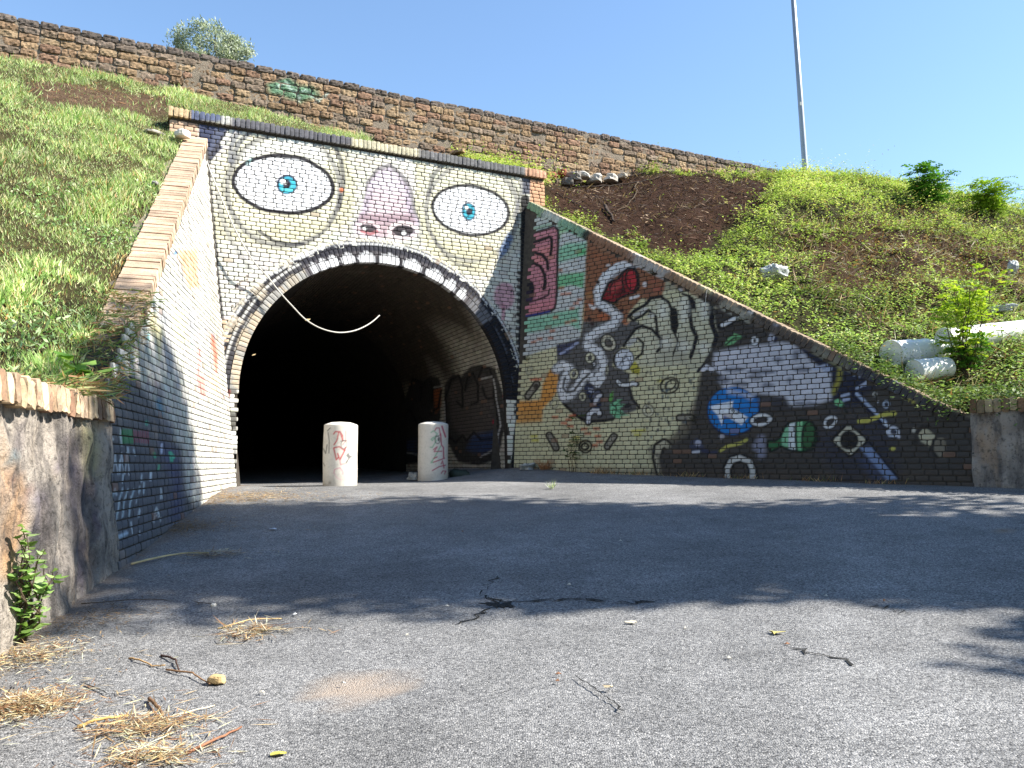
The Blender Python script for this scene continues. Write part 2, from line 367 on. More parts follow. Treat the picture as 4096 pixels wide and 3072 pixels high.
# orange zone
rw.poly([(40, 700), (310, 690), (330, 520), (420, 350), (505, 370), (505, 560), (440, 690), (330, 800), (320, 920), (40, 940)], (204, 138, 62), .95, 6); rw.poly([(40, 820), (330, 800), (320, 940), (40, 960)], (186, 142, 84), .6, 10)
for x, y in ((660, 870), (620, 910), (640, 980), (570, 950), (830, 1060), (930, 1010), (790, 1010), (940, 1090), (910, 1190), (230, 465), (290, 460), (905, 155), (960, 1150), (470, 880)):
    rw.poly([(x-36, y-14), (x+36, y-16), (x+34, y+16), (x-38, y+16)], (192, 100, 70), .85, 4)
for x, y in ((1350, 1035), (1430, 1030), (1460, 215), (240, 1090), (1640, 480), (700, 1105), (1380, 1080), (250, 1140)): rw.poly([(x-40, y-14), (x+40, y-16), (x+38, y+16), (x-40, y+16)], (206, 196, 84), .8, 4)
# white swoosh
rw.fr(*CC)
rw.line([(1350, 560), (1160, 620), (1020, 740), (950, 880), (960, 1000), (1090, 1070), (1165, 1150), (1120, 1240), (960, 1310), (850, 1390), (850, 1480), (960, 1570)], 96, (150, 150, 150), .9)
rw.line([(1350, 540), (1160, 600), (1010, 730), (945, 880), (960, 1000), (1090, 1070), (1160, 1150), (1115, 1235), (950, 1305), (840, 1390), (850, 1480), (960, 1570)], 62, (214, 214, 214))
rw.line([(1300, 480), (1370, 480)], 60, (206, 206, 206)); rw.poly([(840, 1010), (930, 1040), (900, 1080), (850, 1050)], (200, 200, 196), .9)
rw.fr(*CD)
W1 = [(830, 90), (960, 170), (1000, 270), (960, 400), (890, 440), (800, 400), (720, 540), (640, 640), (570, 660), (545, 560), (590, 440), (640, 350), (560, 310), (490, 350)]
rw.line(W1, 96, (146, 146, 146), .9); rw.line(W1, 66, (214, 214, 214)); rw.line([(870, 470), (940, 520), (1010, 440)], 44, (210, 210, 210)); rw.line([(580, 450), (560, 560), (600, 610), (680, 590), (760, 480), (850, 400)], 20, (92, 92, 92)); rw.line([(900, 420), (960, 330), (930, 230)], 16, (120, 120, 120), .8)
# red cap
rw.fr(*CC)
RC = [(985, 965), (1020, 870), (1060, 780), (1110, 755), (1170, 745), (1215, 660), (1280, 615), (1350, 620), (1395, 700), (1392, 830), (1340, 895), (1260, 915), (1190, 945), (1130, 990), (1080, 990)]
rw.poly(RC, (132, 34, 36)); rw.line(RC+[RC[0]], 20, (26, 18, 20)); rw.poly([(1060, 850), (1140, 780), (1220, 740), (1230, 800), (1100, 880)], (176, 78, 74), .8, 8); rw.poly([(1120, 900), (1240, 800), (1250, 880), (1150, 950)], (66, 20, 24), .8, 8)
rw.ell((1318, 745), 62, 118, -4, (166, 44, 50)); rw.ring((1318, 745), 62, 118, -4, 16, (26, 18, 20)); rw.line([(1080, 900), (1075, 830), (1110, 780)], 14, (30, 20, 22)); rw.line([(1225, 660), (1215, 760), (1240, 890)], 14, (30, 20, 22))
for x, y, r in ((945, 770, 20), (970, 1085, 18), (1210, 1085, 20), (855, 1180, 22), (880, 1230, 20), (925, 880, 10)): rw.ell((x, y), r*1.2, r, 0, (48, 32, 30))
rw.ell((1460, 795), 26, 28, 0, (206, 200, 196)); rw.ell((1055, 590), 24, 16, 0, (190, 186, 182), .9); rw.ell((1005, 672), 12, 12, 0, (206, 206, 204)); rw.line([(1310, 950), (1390, 920)], 26, (200, 196, 192))
# the hand
rw.bold = .85
HND = (192, 188, 160)
rw.poly([(1450, 1010), (1540, 950), (1650, 945), (1740, 1010), (1800, 960), (1900, 930), (1990, 960), (2060, 920), (2160, 900), (2230, 1000), (2230, 1700), (1380, 1700), (1440, 1560), (1380, 1480), (1280, 1500), (1240, 1480), (1300, 1380), (1400, 1260), (1500, 1110)], HND, 1, 6)
rw.poly([(1580, 1330), (1900, 1360), (2230, 1400), (2230, 1650), (1600, 1650)], (150, 146, 128), .6, 18)
rw.line([(1290, 1150), (1350, 1090), (1470, 1020), (1530, 950), (1640, 930), (1720, 990), (1760, 1080)], 42, (26, 25, 26))
rw.line([(1290, 1150), (1340, 1190), (1430, 1140), (1500, 1080), (1580, 1150), (1600, 1270), (1600, 1340)], 38, (26, 25, 26)); rw.poly([(1330, 1130), (1460, 1050), (1500, 1060), (1420, 1130), (1350, 1160)], (186, 184, 176)); rw.ell((1530, 1140), 34, 26, -10, (180, 178, 166))
rw.line([(1230, 1480), (1290, 1390), (1360, 1290), (1430, 1255), (1540, 1290), (1640, 1400), (1640, 1490), (1600, 1540)], 40, (26, 25, 26)); rw.poly([(1250, 1470), (1320, 1390), (1380, 1380), (1370, 1430), (1290, 1490)], (176, 174, 166)); rw.line([(1390, 1390), (1450, 1450), (1430, 1560), (1370, 1620)], 30, (34, 32, 32))
rw.poly([(1740, 1040), (1815, 1060), (1842, 1240), (1800, 1370), (1750, 1290), (1735, 1150)], (26, 25, 26)); rw.line([(1800, 1340), (1830, 1430), (1780, 1560)], 24, (40, 38, 38))
rw.poly([(1940, 930), (2000, 930), (2045, 1120), (2035, 1310), (1970, 1320), (1945, 1120)], (26, 26, 30)); rw.line([(2000, 1300), (2040, 1400), (2020, 1500), (1980, 1580)], 24, (44, 42, 42)); rw.line([(1880, 900), (1960, 930), (2010, 1000)], 36, (30, 29, 30))
rw.line([(2190, 960), (2200, 1100), (2215, 1240)], 60, (28, 28, 34))
rw.ell((1870, 830), 36, 44, 30, (196, 194, 188)); rw.ring((1870, 825), 44, 52, 30, 18, (30, 29, 30))
rw.fr(*CE)
rw.poly([(0, -30), (240, -40), (290, 200), (250, 340), (190, 470), (130, 560), (0, 560)], (182, 178, 150), .95, 6)
rw.poly([(230, -30), (520, -70), (1000, 200), (1000, 300), (260, 350), (290, 220)], (62, 58, 54), 1, 6)
rw.line([(20, -30), (40, 140), (85, 230), (60, 340), (30, 420)], 44, (30, 29, 32)); rw.line([(215, -40), (232, 120), (275, 230), (240, 340), (195, 470)], 56, (28, 28, 34)); rw.line([(100, 560), (170, 470), (200, 420)], 34, (40, 40, 48))
rw.fr(*CC)
for x_, y_ in ((1640, 985), (1890, 975), (2110, 960)): rw.line([(x_-50, y_+26), (x_, y_), (x_+46, y_+30)], 12, (96, 92, 82), .7)
for x_, y_, w_, h_ in ((1660, 1080, 50, 90), (1900, 1080, 50, 130), (2120, 1060, 50, 130), (1700, 1450, 60, 60), (1900, 1480, 70, 60), (2120, 1500, 60, 60)): rw.ell((x_, y_), w_, h_, 0, (214, 212, 196), .8, 14)
rw.bold = 1.25
# bulb
rw.fr(*CD)
rw.ell((1230, 245), 122, 122, 0, (26, 26, 28)); rw.poly([(1140, 250), (1150, 180), (1200, 140), (1290, 140), (1330, 200), (1340, 270), (1290, 340), (1220, 360), (1150, 320)], (206, 208, 212)); rw.line([(1190, 300), (1210, 270), (1225, 280), (1230, 230), (1245, 240), (1250, 200)], 9, (40, 40, 44)); rw.line([(1260, 220), (1310, 290), (1290, 310)], 9, (50, 50, 70))
rw.poly([(1300, 350), (1360, 265), (1415, 350), (1400, 415), (1330, 400)], (176, 168, 66)); rw.line([(1320, 360), (1390, 340)], 8, (90, 84, 30)); rw.line([(1330, 385), (1395, 370)], 8, (90, 84, 30))
# rings, capsules and small things
rw.oring((1060, 60), 58, 74, -30, 26, (190, 184, 160), (90, 86, 80))
for c, a, b_, r, w_ in (((855, 222), 36, 42, 0, 20), ((680, 402), 32, 46, 10, 18), ((775, 655), 24, 38, 0, 16), ((465, 735), 32, 50, 30, 10), ((1500, 805), 46, 56, -15, 18), ((2058, 915), 36, 58, 0, 16), ((180, 362), 34, 40, 20, 10), ((1045, 355), 12, 44, 0, 8)): rw.oring(c, a, b_, r, w_)
rw.ell((900, 298), 20, 20, 0, (206, 206, 206)); rw.ring((900, 298), 22, 22, 0, 10, BLK)
rw.ring((1740, 530), 104, 84, -25, 18, (48, 42, 34)); rw.ring((1750, 525), 70, 44, -40, 16, (48, 42, 34)); rw.ring((805, 1205), 66, 66, 0, 18, (44, 38, 30)); rw.ring((800, 1205), 36, 34, 0, 20, (44, 38, 30))
for pts, w_ in (([(165, 650), (265, 520)], 70), ([(410, 1080), (480, 1220)], 72), ([(1050, 1200), (1120, 1100)], 74), ([(1850, 885), (1980, 890)], 70)):
    rw.line(pts, w_, (40, 35, 30)); rw.line(pts, w_*.55, (140, 134, 118))
rw.ell((255, 545), 26, 36, 20, (70, 62, 54))
GL = (120, 186, 140)
rw.poly([(1070, 700), (1080, 620), (1115, 595), (1112, 670), (1095, 720)], (96, 160, 76)); rw.poly([(1080, 740), (1150, 690), (1215, 685), (1170, 735), (1255, 745), (1180, 780), (1230, 830), (1170, 820), (1295, 865), (1190, 865), (1205, 905), (1130, 880), (1080, 830)], GL); rw.line([(1090, 720), (1150, 780), (1130, 890)], 9, (30, 50, 36)); rw.line([(1110, 790), (1240, 850)], 8, (30, 50, 36)); rw.line([(1120, 760), (1210, 690)], 8, (30, 50, 36))
rw.ell((1270, 760), 40, 26, -20, (30, 30, 32), .9)
rw.line([(838, 940), (842, 850), (885, 805), (940, 805), (962, 850)], 62, BLK); rw.line([(838, 930), (842, 850), (885, 808), (940, 808), (958, 845)], 36, (208, 208, 210))
rw.line([(1165, 490), (1200, 530), (1270, 530), (1330, 500), (1378, 515)], 50, BLK); rw.line([(1165, 485), (1200, 525), (1270, 525), (1330, 500), (1370, 512)], 28, (212, 212, 210))
rw.line([(840, 560), (890, 640), (930, 740)], 80, (44, 50, 72)); rw.ell((930, 650), 62, 74, -20, (84, 86, 100)); rw.ring((935, 660), 60, 84, 15, 14, BLK); rw.line([(910, 730), (940, 660), (970, 640)], 30, (200, 200, 206)); rw.line([(840, 560), (885, 570)], 8, (190, 196, 214)); rw.line([(845, 590), (895, 600)], 8, (190, 196, 214))
TK = [(1640, 1500), (1595, 1330), (1610, 1215), (1680, 1170), (1745, 1230), (1800, 1350), (1860, 1500)]
rw.line(TK, 92, (40, 36, 32)); rw.line(TK, 46, (176, 168, 142)); rw.poly([(1640, 1260), (1680, 1230), (1760, 1500), (1670, 1500)], (40, 36, 33))
for i in range(60):
    x = r0.uniform(1480, 2080); y = r0.uniform(330, 1300); rw.ell((x, y), 14, 18, 0, (66, 68, 74) if i % 3 else (70, 88, 96), .7, 3)
# right half: dark ground, pale block, blue disc
rw.fr(*CE)
DK = (66, 62, 58)
rw.poly([(180, 420), (260, 330), (1000, 200), (2100, 700), (2700, 1000), (3100, 1800), (0, 1800), (-250, 1620), (-280, 1350), (0, 1150), (60, 940), (100, 700)], DK, 1, 10)
rw.poly([(900, 250), (1050, 230), (1900, 640), (1700, 760), (1600, 900), (1400, 900), (1300, 700)], (34, 38, 56), .9, 20); rw.poly([(-250, 1500), (2700, 1500), (2800, 1800), (-250, 1800)], (86, 74, 62), .5, 16); rw.poly([(1100, 1200), (1900, 900), (2000, 1500), (1500, 1600)], (44, 48, 66), .5, 30)
GB = (186, 186, 192)
rw.poly([(250, 380), (540, 320), (880, 285), (1010, 300), (1170, 460), (1360, 590), (1365, 820), (1200, 880), (960, 890), (920, 800), (640, 770), (380, 770), (330, 700), (300, 650), (330, 600), (240, 520)], GB, 1, 8)
for x, y, a, b_ in ((440, 540, 110, 22), (700, 560, 130, 26), (860, 450, 40, 30), (1030, 400, 40, 50), (1080, 540, 90, 24), (760, 690, 60, 26), (500, 680, 90, 22), (760, 850, 160, 24), (1120, 860, 120, 16), (340, 640, 60, 40), (960, 640, 30, 20), (640, 610, 70, 20)): rw.ell((x, y), a, b_, 0, (84, 88, 100), .75, 10)
rw.poly([(690, 800), (910, 800), (1000, 930), (700, 930)], (56, 54, 58), .8, 12)
rw.line([(790, 260), (840, 130)], 46, (160, 162, 172)); rw.line([(830, 270), (870, 140)], 24, (34, 38, 56)); rw.line([(320, 130), (450, 60), (600, 0)], 60, (26, 25, 27)); rw.line([(330, 120), (450, 58), (600, 0)], 30, (206, 206, 204))
rw.poly([(350, 320), (370, 260), (420, 220), (440, 195), (500, 215), (520, 245), (470, 260), (430, 300)], (110, 168, 112)); rw.line([(360, 310), (440, 240), (540, 240), (575, 190)], 12, (30, 34, 28))
rw.ell((433, 935), 252, 232, 0, (30, 34, 66)); rw.ell((433, 930), 238, 222, 0, (34, 116, 184)); AR1 = lambda: (rw.poly([(212, 892), (430, 840), (420, 905), (345, 975), (325, 1070), (285, 975)], (222, 226, 230)), rw.poly([(385, 880), (575, 995), (520, 1066), (345, 975)], (222, 226, 230))); rw.ell((640, 850), 40, 60, 0, (40, 100, 160), .7, 10)
rw.poly([(380, 720), (640, 780), (600, 830), (520, 780), (380, 770)], (190, 192, 200), .8, 10); AR1()
rw.oring((700, 1018), 88, 44, -6, 26, (206, 206, 204), (54, 50, 50)); rw.oring((1350, 1038), 62, 42, -38, 22, (206, 206, 204), (60, 56, 54)); rw.oring((635, 270), 26, 30, 0, 18, (206, 206, 204), (40, 40, 40)); rw.line([(150, 545), (180, 515), (230, 545)], 34, (200, 200, 206)); rw.ell((692, 95), 14, 18, 0, (206, 206, 206))
GBt = [(755, 1270), (770, 1215), (830, 1220), (880, 1180), (905, 1100), (970, 1040), (1080, 1015), (1170, 1030), (1228, 1110), (1230, 1220), (1180, 1300), (1080, 1325), (960, 1300), (890, 1270), (830, 1300), (790, 1320)]
rw.poly(GBt, (52, 100, 62)); rw.poly([(885, 1190), (930, 1090), (960, 1080), (960, 1280), (900, 1260)], (128, 184, 142)); rw.poly([(955, 1060), (1020, 1040), (1025, 1310), (960, 1300)], (204, 210, 208)); rw.poly([(1040, 1040), (1090, 1030), (1080, 1310), (1040, 1310)], (126, 184, 134)); rw.ell((1150, 1165), 62, 128, 6, (54, 92, 56)); rw.ring((1150, 1165), 64, 130, 6, 16, (24, 34, 26)); rw.line(GBt+[GBt[0]], 16, (22, 28, 24)); rw.line([(1030, 1040), (1020, 1170), (1040, 1310)], 14, (24, 34, 26))
rw.line([(380, 1580), (375, 1480), (420, 1400), (500, 1372), (585, 1410), (618, 1490), (622, 1580)], 76, (34, 32, 31)); rw.line([(380, 1580), (375, 1480), (420, 1400), (500, 1372), (585, 1410), (618, 1490), (622, 1580)], 40, (196, 194, 186))
NUT = [(1370, 1225), (1385, 1190), (1500, 1070), (1550, 1065), (1690, 1195), (1695, 1225), (1560, 1360), (1525, 1362)]
rw.poly(NUT, (186, 180, 158)); rw.line(NUT+[NUT[0]], 18, (28, 26, 26)); rw.ell((1530, 1212), 88, 96, 0, (38, 36, 36))
rw.ell((85, 1265), 64, 74, 0, (60, 64, 80)); rw.ell((100, 1240), 28, 30, 0, (160, 162, 176)); rw.line([(50, 1325), (115, 1320)], 20, (190, 192, 200)); rw.line([(140, 1300), (210, 1340), (260, 1330)], 34, (56, 58, 78)); rw.ell((325, 1175), 26, 26, 0, (150, 150, 158))
rw.line([(310, 1310), (380, 1265), (450, 1250), (500, 1240), (560, 1205)], 26, (172, 166, 84)); rw.line([(660, 1270), (700, 1200), (700, 1350)], 60, (150, 152, 172), .7, 10)
# screwdriver, splashes, leaves
rw.fr(*CF)
for a, b_, c in (((20, 320), (140, 285), 30), ((130, 340), (180, 320), 40), ((430, 380), (460, 345), 22), ((480, 400), (510, 375), 20), ((540, 480), (600, 400), 26), ((450, 520), (540, 470), 22), ((590, 400), (640, 380), 16), ((320, 640), (370, 630), 24), ((300, 600), (400, 570), 22), ((60, 180), (180, 170), 16)): rw.line([a, b_], c, (168, 178, 200), .85)
rw.line([(20, 140), (100, 180), (220, 250), (290, 300), (270, 430), (210, 560)], 36, (166, 158, 60), .75, 8); rw.poly([(220, 250), (330, 250), (370, 300), (300, 330)], (150, 148, 130), .5, 8)
rw.line([(410, 560), (745, 890)], 54, (26, 28, 44)); rw.line([(450, 575), (745, 860)], 28, (158, 170, 192)); rw.line([(735, 875), (775, 900)], 24, (206, 210, 218))
rw.line([(475, 852), (555, 852), (640, 822), (700, 790), (770, 775), (838, 775)], 34, (186, 178, 84)); rw.ell((820, 1135), 30, 18, 0, (186, 178, 84))
rw.poly([(222, 640), (260, 625), (310, 660), (325, 705), (270, 700), (230, 680)], (120, 186, 130)); rw.line([(310, 690), (350, 765)], 18, (24, 28, 24)); rw.ell((700, 448), 44, 24, -35, (118, 176, 120))
rw.oring((755, 680), 32, 34, 0, 14, (170, 180, 196), (40, 40, 52)); rw.oring((638, 582), 20, 18, 0, 10, (176, 174, 166), (60, 56, 54)); rw.ring((840, 500), 50, 60, 0, 16, (140, 156, 184), .8); rw.ell((665, 655), 12, 10, 0, (190, 190, 196))
rw.poly([(480, 1125), (600, 1110), (870, 1440), (760, 1460)], (128, 146, 180), .85, 5); rw.line([(560, 1040), (690, 1210), (880, 1440)], 18, (24, 24, 32)); rw.poly([(450, 1230), (560, 1220), (760, 1460), (640, 1480)], (70, 78, 104), .6, 14)
rw.oring((830, 960), 46, 44, 0, 22, (196, 200, 210), (70, 70, 80)); rw.line([(760, 960), (790, 995)], 24, (190, 194, 206)); rw.ell((875, 1005), 16, 26, -30, (196, 196, 206))
rw.poly([(1080, 1000), (1110, 930), (1180, 940), (1255, 1000), (1230, 1050), (1205, 1120), (1110, 1060)], (178, 170, 142)); rw.line([(1050, 1080), (1060, 980), (1120, 910), (1200, 915)], 30, (50, 46, 42)); rw.ell((1035, 945), 20, 24, 0, (170, 164, 150)); rw.ell((1300, 1120), 66, 100, 10, (122, 114, 98)); rw.line([(1235, 1050), (1230, 1160), (1270, 1220)], 24, (40, 37, 34))
rw.poly([(965, 600), (1010, 575), (985, 660)], (190, 180, 84)); rw.poly([(1010, 650), (1085, 620), (1060, 670), (1020, 675)], (190, 180, 84))

# ---- the left wing wall
lw = Paint(); lw.fr(*CI)
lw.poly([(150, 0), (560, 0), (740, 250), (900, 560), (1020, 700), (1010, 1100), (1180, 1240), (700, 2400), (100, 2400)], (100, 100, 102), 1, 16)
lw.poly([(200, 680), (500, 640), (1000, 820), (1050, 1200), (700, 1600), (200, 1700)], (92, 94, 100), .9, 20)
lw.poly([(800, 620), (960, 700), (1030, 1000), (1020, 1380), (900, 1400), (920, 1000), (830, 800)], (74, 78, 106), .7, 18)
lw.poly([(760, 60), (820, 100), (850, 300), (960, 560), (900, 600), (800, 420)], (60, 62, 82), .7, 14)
for a in range(26):
    x = r0.uniform(240, 660); y = r0.uniform(660, 1560); l = r0.uniform(30, 110); lw.line([(x, y), (x+r0.uniform(-20, 20), y-l)], r0.uniform(8, 20), (184, 196, 202), .8)
for x in (300, 380, 440, 490): lw.line([(x-20, 940), (x, 740), (x+25, 940)], 10, (196, 204, 208), .85)
for x in (330, 400, 450, 510): lw.line([(x, 1350), (x+20, 1180), (x+50, 1080)], 16, (176, 194, 202), .8)
for x in range(430, 540, 18): lw.line([(x, 520), (x+6, 650)], 12, (64, 140, 84) if x > 445 else (186, 200, 190))
for x in range(555, 690, 22): lw.line([(x, 530), (x+10, 640)], 12, (150, 72, 84), .8)
lw.line([(280, 600), (350, 610)], 36, (186, 192, 190)); lw.line([(310, 1580), (490, 1500)], 34, (168, 190, 206), .9)
lw.line([(760, 1310), (775, 1260), (800, 1320)], 18, (190, 196, 196)); lw.line([(750, 1400), (760, 1330), (810, 1350), (810, 1390)], 10, (196, 200, 200))
lw.line([(815, 1170), (815, 1080), (830, 1170)], 10, (186, 194, 196)); lw.line([(820, 740), (825, 660)], 20, (190, 196, 214)); lw.line([(915, 810), (900, 740), (930, 780)], 34, (84, 172, 140)); lw.line([(760, 780), (745, 740)], 24, (84, 160, 120)); lw.line([(800, 860), (790, 900)], 18, (84, 160, 120)); lw.ell((680, 455), 16, 26, 0, (96, 160, 136)); lw.line([(715, 990), (720, 930)], 22, (190, 200, 206))
lw.line([(790, 250), (815, 360)], 46, (84, 130, 150), .8, 8); lw.ring((730, 80), 40, 90, 0, 14, (150, 130, 132), .7); lw.ring((705, 120), 30, 50, 0, 12, (140, 130, 140), .6)
lw.poly([(1160, 0), (1230, 0), (1245, 200), (1210, 205), (1170, 150)], (206, 136, 124), .8, 6); lw.ring((1130, 600), 18, 110, 0, 8, (90, 90, 92), .7); lw.ring((1230, 640), 24, 130, 0, 8, (110, 110, 114), .6); lw.line([(1160, 210), (1200, 400), (1250, 520), (1290, 380)], 10, (130, 130, 134), .7); lw.ring((1250, 400), 40, 110, 0, 8, (140, 140, 142), .6); lw.line([(1400, 180), (1420, 220)], 10, (110, 60, 54)); lw.poly([(1260, 0), (1370, 0), (1380, 200), (1300, 150)], (222, 196, 156), .6, 10)
lw.fr(*CJ)
lw.poly([(490, 0), (640, 0), (660, 280), (580, 300), (520, 120)], (212, 172, 130), .85, 8); lw.poly([(300, 480), (340, 480), (370, 580), (390, 640), (360, 860), (330, 700), (280, 560)], (198, 190, 142), .8, 8); lw.poly([(330, 400), (440, 480), (440, 620), (340, 560)], (168, 168, 170), .7, 14); lw.poly([(560, 420), (640, 480), (640, 640), (580, 600)], (170, 172, 178), .6, 14); lw.poly([(460, 440), (560, 480), (560, 700), (480, 700)], (222, 218, 176), .6, 14)
lw.poly([(748, 640), (775, 650), (800, 800), (800, 930), (785, 940), (770, 780), (750, 720)], (206, 112, 84), .9, 6); lw.line([(660, 760), (665, 850), (650, 950)], 24, (206, 150, 140), .8); lw.line([(710, 600), (760, 620), (780, 680)], 12, (110, 112, 124), .8); lw.line([(600, 640), (610, 780)], 16, (170, 200, 196), .6); lw.ell((480, 20), 14, 12, 0, (90, 130, 180)); lw.line([(460, 30), (530, 120), (540, 300)], 10, (120, 118, 130), .7); lw.ell((278, 660), 14, 30, 0, (150, 200, 190), .8)
lw.poly([(400, 600), (440, 620), (470, 800), (460, 950), (410, 950)], (150, 150, 156), .6, 16)

# ================================================================== wall building
def brickset(O, EX, EY, EZ, depth, nx, ny, rim=.003, rough=0, seed=0):
    """N bricks: O front lower corner, EX/EY full edge vectors, EZ unit outward; front face is a grid, back four corners"""
    O, EX, EY, EZ = [np.asarray(q, float) for q in (O, EX, EY, EZ)]; n = len(O); r = np.random.default_rng(seed)
    i, j = np.meshgrid(np.arange(nx+1), np.arange(ny+1)); i = i.ravel(); j = j.ravel()
    edge = (i == 0) | (i == nx) | (j == 0) | (j == ny); corner = ((i == 0) | (i == nx)) & ((j == 0) | (j == ny))
    fi = i/nx; fj = j/ny
    Fv = O[:, None]+fi[None, :, None]*EX[:, None]+fj[None, :, None]*EY[:, None]
    off = -rim*edge-rim*.8*corner
    off = off[None]+(r.normal(0, rough, (n, len(i))) if rough else 0)
    Fv = Fv+off[..., None]*EZ[:, None]
    lx = np.linalg.norm(EX, axis=1)[:, None, None]; ly = np.linalg.norm(EY, axis=1)[:, None, None]
    cut = (r.uniform(.0, .05, (n, 1))+.03)*corner[None]        # knocked-off corners
    Fv = Fv+(cut*np.sign(.5-fi)[None])[..., None]*EX[:, None]*.5+(cut*np.sign(.5-fj)[None])[..., None]*EY[:, None]
    B = np.stack([O, O+EX, O+EX+EY, O+EY], 1)-depth*EZ[:, None]
    V = np.concatenate([Fv, B], 1); g = lambda a, b: b*(nx+1)+a
    faces = [(g(a, b), g(a+1, b), g(a+1, b+1), g(a, b+1)) for b in range(ny) for a in range(nx)]
    nb = (nx+1)*(ny+1)
    faces += [tuple([g(a, 0) for a in range(nx, -1, -1)]+[nb, nb+1]), tuple([g(a, ny) for a in range(nx+1)]+[nb+2, nb+3]),
              tuple([g(0, b) for b in range(ny+1)]+[nb+3, nb]), tuple([g(nx, b) for b in range(ny, -1, -1)]+[nb+1, nb+2])]
    return V, faces, nb
def emit(parent, V, faces, col, mat, name, stuff, nmax=300, label=None):
    n, nv = V.shape[:2]
    p = proj(V.reshape(-1, 3)).reshape(n, nv, 2); ext = p.max(1)-p.min(1); c = p.mean(1)
    front = (V.mean(1)[:, 1] > .5)
    vis = (c[:, 0] > -20) & (c[:, 0] < 4116) & (c[:, 1] > -20) & (c[:, 1] < 3092) & front
    order = np.argsort(-(ext.prod(1)*vis)); big = order[:nmax]; rest = order[nmax:]
    for k in big: mesh_obj(name, V[k], faces, mat, parent, col[k])
    if len(rest):
        Fc = []
        for m_ in range(len(rest)): Fc += [tuple(q+m_*nv for q in f) for f in faces]
        mesh_obj(stuff, V[rest].reshape(-1, 3), Fc, mat, parent, col[rest].reshape(-1, 3), kind='stuff')

class Wall:
    def __init__(s, base, d, n, lean): s.b = np.array(base, float); s.d = d; s.n = n; s.lean = lean; s.up = ZH-lean*n
    def at(s, a, z, o=0.0):
        a = np.asarray(a, float)[..., None]; z = np.asarray(z, float)[..., None]; o = np.asarray(o, float)[..., None]
        return s.b+a*s.d+z*s.up+o*s.n
    def plane(s): return s.b, s.n+s.lean*ZH
    def hit(s, x, y):
        p = onplane(x, y, *s.plane()); return (p-s.b)@s.d, p[2]-EYE       # (a, z above eye level)
R0 = np.array([.029, 12.5, EYE])
LF = .06; D_r = .076*U+LF*NB; D_l = -.106*U+LF*NB
L0 = R0-4.13*U
front = Wall(R0, U, N, LF); right = Wall(R0, WR, NR, -D_r@NR); left = Wall(L0, WL, NL, -D_l@NL)
CH = .063; CW = .136
AC, AR, AS = -2.10, 2.0, 1.0          # arch: centre, radius, springing (above eye level)
RING = .36
ZTOP = 4.76                            # underside of the portal's cornice
aR = lambda z: .076*z
aL = lambda z: -4.13-.106*z
def course_bricks(z, lo, hi, k, w=CW, seed=0):
    r = random.Random(k*77+seed); x = lo-r.uniform(0, .02)-(w/2 if k % 2 else 0); out = []
    while x < hi:
        ww = w*r.uniform(.93, 1.07); a0, a1 = max(x, lo), min(x+ww-.0110, hi)
        if a1-a0 > .03: out.append((a0, a1))
        x += ww
    return out
def painted(V, nb, base, paint, seed, side=(70, 62, 54), var=.07, barep=.015):
    n, nv = V.shape[:2]; r = np.random.default_rng(seed)
    col = base(V.reshape(-1, 3)).reshape(n, nv, 3)*np.clip(1+r.normal(0, var, (n, 1, 1)), .7, 1.2)
    col = col*(1+r.normal(0, .02, (n, 1, 3)))
    px = proj(V.reshape(-1, 3)); c = paint.apply(px, col.reshape(-1, 3)).reshape(n, nv, 3)
    c = c*np.clip(1+r.normal(0, var*.7, (n, 1, 1)), .75, 1.15)
    bare = r.random(n) < barep; c[bare] = c[bare]*.5+srgb(150, 112, 88)*.4                  # bricks that lost their paint
    c[:, nb:] = srgb(*side)*.6
    return np.clip(c, .01, .82)

# ------------------------------------------------------------------ portal wall
portal = thing('tunnel_portal', 'cream brick tunnel portal painted with a wide-eyed face and toothy mouth', 'portal', tuple(R0-2.1*U))
O = []; EX = []; EY = []; r = random.Random(5); k = 0; z = -.75
while z < ZTOP-.03:
    lo, hi = (aL(z)-.06, aR(z)+.06)
    if z > 4.05: lo, hi = -5.1, .70
    for a0, a1 in course_bricks(z, lo, hi, k, seed=1):
        am = (a0+a1)/2; zm = z+CH/2
        ok = True
        if zm > AS: ok = math.hypot(am-AC, zm-AS) > AR+RING-.09
        else: ok = abs(am-AC) > AR-.005 and (abs(am-AC) > AR+.03 or True)
        if zm <= AS:
            if AC-AR < a1 < AC: a1 = AC-AR
            if AC < a0 < AC+AR: a0 = AC+AR
            ok = a1-a0 > .03 and not (AC-AR+.01 < am < AC+AR-.01)
        if ok: O.append((a0, z, r.uniform(-.003, .003))); EX.append(a1-a0); EY.append(CH-.0100)
    z += CH; k += 1
O = np.array(O); P = front.at(O[:, 0], O[:, 1], O[:, 2]); EXv = np.array(EX)[:, None]*U; EYv = np.array(EY)[:, None]*front.up
V, fc, nb = brickset(P, EXv, EYv, np.tile(N, (len(P), 1)), .03, 10, 4, seed=1)
def face_base(p):
    g = np.clip(.5+.5*noise(p, .9, 2), 0, 1)[:, None]
    return srgb(220, 218, 208)*(1-g)+srgb(206, 203, 184)*g
c = painted(V, nb, face_base, face, 11, barep=.004)
emit(portal, V, fc, c, M['paint'], 'brick', 'brick_field')
